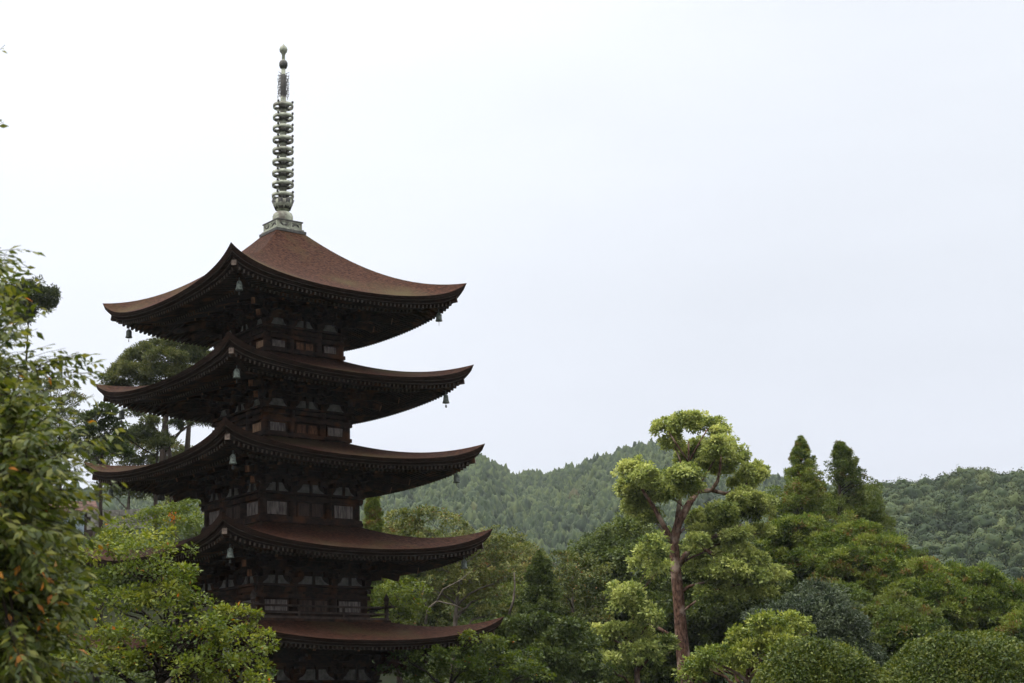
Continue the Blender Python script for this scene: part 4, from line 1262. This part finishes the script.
# ---- undergrowth that covers the slope and the ground under the trees
rngu = np.random.RandomState(95)
cl = []
while len(cl) < 1000:
    x_, y_ = (rngu.uniform(-42, 62), rngu.uniform(60, 135)) if len(cl) < 620 else (rngu.uniform(-70, 80), rngu.uniform(135, 225))
    if math.hypot(x_ - PX, y_ - PY) < 10.5 or (abs(x_ - p_shed[0]) < 3.4 and -6 < y_ - 97 < 5): continue
    s_ = rngu.uniform(0.7, 1.5)
    cl.append((x_, y_, float(ground_z(x_, y_)) + s_ * 0.35, s_ * 1.3, s_ * 1.3, s_))
me = crown_mesh('undergrowth', rngu, cl, leaf=(0.24, 0.13), per=26, tuft=0.5, cover=0.75, up=0.6, below=-0.1, tint=(0.4, 0.17), tuft_tint=0.14)
tag(link('undergrowth', me, L_DARK), 'dark leafy undergrowth on the ground beneath the trees', 'undergrowth', None, 'stuff')

# ---- shed and low stone wall glimpsed on the slope through the leaves
M_SHED_ROOF = noisy_mat("rusty_brown_roof", (0.05, 0.025, 0.018), (0.12, 0.062, 0.045), (3, 3, 3), 0.8, 6)
M_SHED_WALL = noisy_mat("dark_board_wall", (0.03, 0.022, 0.018), (0.08, 0.055, 0.045), (1, 1, 9), 0.85, 6)
M_SHED_PANEL = noisy_mat("pale_blue_panel", (0.22, 0.28, 0.33), (0.33, 0.40, 0.46), (2, 2, 2), 0.6, 5)
DS = 97.0
p = at(54, 519, DS)
kS = DS / F_PX
shed = empty('shed', (p[0], DS, p[2] - 1.8), 0.15, 'small dark shed with a brown roof and pale blue panel, half hidden by cherry leaves', 'shed')
mb = MB(); mb.box((0, 1.2, 1.1), (4.4, 2.6, 2.2)); mb.build('wall', M_SHED_WALL, shed)
mb = MB()
mb.hexa([(-2.5, -0.5, 2.15), (2.5, -0.5, 2.15), (2.5, 2.9, 2.15), (-2.5, 2.9, 2.15), (-2.2, 1.0, 2.95), (2.2, 1.0, 2.95), (2.2, 1.4, 2.95), (-2.2, 1.4, 2.95)])
mb.build('roof', M_SHED_ROOF, shed)
mb = MB(); mb.box((0.95, -0.14, 1.15), (1.5, 0.06, 2.0)); mb.box((0.95, -0.18, 1.15), (0.06, 0.05, 1.9)); mb.build('door', M_SHED_PANEL, shed)
mb = MB()
rngs = random.Random(4)
pw = at(115, 521, 93)
for r_ in range(3):
    x = -1.5 + 0.2 * (r_ % 2)
    while x < 1.5:
        w = rngs.uniform(0.4, 0.7)
        mb.box((x + w / 2, 0, 0.2 + 0.36 * r_), (w - 0.03, 0.5 + rngs.uniform(-.06, .06), 0.33), 0)
        x += w
o = mb.build('stone_wall', M_STONE, None)
o.location = (pw[0], 93, pw[2] - 0.5)
tag(o, 'low pale stone wall on the slope beside the shed', 'wall')

# ------------------------------------------------------------------ forest on the two ridges: one mass
def forest(name, rng, r0, r1, D, spacing, size, per, leaf, tint, near, az_lim, sprays):
    az0, az1 = math.radians(az_lim[0]), math.radians(az_lim[1])
    area = (az1 - az0) * (r1 ** 2 - r0 ** 2) / 2
    n = int(area / spacing ** 2)
    r = np.sqrt(rng.uniform(r0 ** 2, r1 ** 2, n)); az = rng.uniform(az0, az1, n)
    x, y = r * np.sin(az), r * np.cos(az)
    z = ground_z(x, y)
    hn = np.interp(az, AZ_N, H_N) * smooth(210, D_NEAR + 10, r)
    keep = z > -5
    if not near: keep &= ~((hn > 8) & (r < 640) & (az > math.radians(4)))
    x, y, z = x[keep], y[keep], z[keep]
    n = len(x)
    s = size * rng.uniform(0.5, 1.5, n)
    asp = rng.uniform(1.0, 1.8, n) if not near else rng.uniform(0.75, 1.05, n)
    ct = np.clip(rng.normal(tint, 0.18 if near else 0.14, n) + 0.14 * fbm(x / 45, y / 45, 12), 0, 0.86)
    odd = rng.random(n) < (0.012 if not near else 0.03)
    ct[odd] = rng.uniform(0.85, 1.0, odd.sum())
    if near:
        br = smooth(0.265, 0.31, np.arctan2(x, y)) * 0.3
        m = rng.random(n) < br
        ct[m] = rng.uniform(0.86, 1.0, m.sum()); odd |= m
    # every crown a lumpy closed dome or cone of its own
    bm = bmesh.new()
    bmesh.ops.create_icosphere(bm, subdivisions=per, radius=1)
    bm.verts.ensure_lookup_table()
    U = np.array([v.co[:] for v in bm.verts]); Fc = np.array([[v.index for v in f.verts] for f in bm.faces])
    bm.free()
    kv = len(U)
    d = np.tile(U, (n, 1))
    S = np.repeat(s, kv); A_ = np.repeat(asp, kv)
    p1, p2, p3 = (np.repeat(rng.uniform(0, 6.3, n), kv) for _ in range(3))
    w_ = 1.0 - (0.42 * np.clip(d[:, 2], 0, 1) if not near else 0.0)
    lob = 1 + 0.20 * np.sin(d[:, 0] * 4.2 + p1) * np.sin(d[:, 1] * 4.4 + p2) + 0.16 * np.sin(d[:, 2] * 6.5 + p3) * np.sin(d[:, 0] * 6 + p2) + 0.10 * np.sin(d[:, 1] * 11 + p3) * np.sin(d[:, 0] * 10 + p1) * np.cos(d[:, 2] * 9 + p2)
    lob = lob + 0.09 * np.sin(d[:, 0] * 17 + p2) * np.sin(d[:, 1] * 16 + p1) * np.sin(d[:, 2] * 15 + p3) + rng.normal(0, leaf, n * kv)
    rad_ = np.stack([d[:, 0] * S * w_ * lob, d[:, 1] * S * w_ * lob, d[:, 2] * A_ * lob * S], 1)
    cen_ = np.repeat(np.stack([x, y, z + 0.75 * s], 1), kv, 0)
    v = cen_ + rad_
    F = (Fc[None] + (np.arange(n) * kv)[:, None, None]).reshape(-1, 3)
    odd_v = np.repeat(odd, kv)
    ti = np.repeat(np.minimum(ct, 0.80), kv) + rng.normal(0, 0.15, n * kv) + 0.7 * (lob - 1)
    ti = np.where(odd_v, np.repeat(ct, kv) + rng.normal(0, 0.05, n * kv), np.clip(ti, 0, 0.86))
    # loose leaf sprays that stand off the crowns
    pick = rng.randint(0, len(F), n * sprays)
    tri = v[F[pick]]
    pc = (tri * rng.dirichlet((1, 1, 1), len(pick))[:, :, None]).sum(1)
    nn = unit(np.cross(tri[:, 1] - tri[:, 0], tri[:, 2] - tri[:, 0]))
    ls = (0.44 if near else 0.55) * rng.uniform(0.6, 1.4, len(pc))
    if near:                                                 # dense crown inside, behind its leaves, tinted darker as painted shade
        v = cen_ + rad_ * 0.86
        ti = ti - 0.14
    v2, q2 = leaf_quads(pc + nn * rng.uniform(-0.1, 0.3, (len(pc), 1)), unit(rand_dir(rng, len(pc)) + nn * 0.6), unit(nn + rand_dir(rng, len(pc)) * 0.8 + [0, 0, 0.3]), ls, ls * 0.7, 0.12)
    t2 = np.repeat(np.clip(ct[pick // len(Fc)] + rng.normal(0.02, 0.2, len(pc)), 0, 0.9), 4)
    q2t = np.concatenate([q2[:, [0, 1, 2]], q2[:, [0, 2, 3]]]) + len(v)
    return np_mesh(name, np.concatenate([v, v2]), np.concatenate([F, q2t]), np.concatenate([np.clip(ti, 0, 1), t2]), tris=True)
rngf = np.random.RandomState(91)
FR = 'dense dark green forest covering the far ridge'
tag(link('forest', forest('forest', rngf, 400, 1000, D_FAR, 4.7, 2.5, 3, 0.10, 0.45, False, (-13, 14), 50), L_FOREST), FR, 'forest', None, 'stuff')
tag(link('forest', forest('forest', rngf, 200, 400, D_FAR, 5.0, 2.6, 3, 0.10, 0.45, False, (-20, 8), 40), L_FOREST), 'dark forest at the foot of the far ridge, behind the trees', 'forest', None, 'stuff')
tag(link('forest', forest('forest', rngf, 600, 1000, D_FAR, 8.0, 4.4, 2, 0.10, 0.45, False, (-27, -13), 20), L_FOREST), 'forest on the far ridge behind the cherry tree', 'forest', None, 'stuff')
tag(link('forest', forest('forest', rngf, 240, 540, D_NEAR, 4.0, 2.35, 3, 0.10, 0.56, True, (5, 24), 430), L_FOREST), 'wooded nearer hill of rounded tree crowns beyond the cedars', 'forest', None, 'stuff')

# ------------------------------------------------------------------ haze: the air between here and the ridges
HAZE = 0.00008
m, nt, out = new_mat("haze_air")
pv = nt.nodes.new('ShaderNodeVolumePrincipled')
pv.inputs['Color'].default_value = (0.86, 0.92, 1.0, 1)
pv.inputs['Density'].default_value = HAZE
pv.inputs['Anisotropy'].default_value = 0.2
nt.links.new(pv.outputs[0], out.inputs['Volume'])
lo_z = float(GZ.min()) - 1.0
top_z = float(max(GZ.max() + 14, 40))
mb = MB()
mb.box((0, 0, (lo_z + top_z) / 2), (5400, 5400, top_z - lo_z))
hz_o = mb.build('haze', m)
tag(hz_o, kind='stuff')
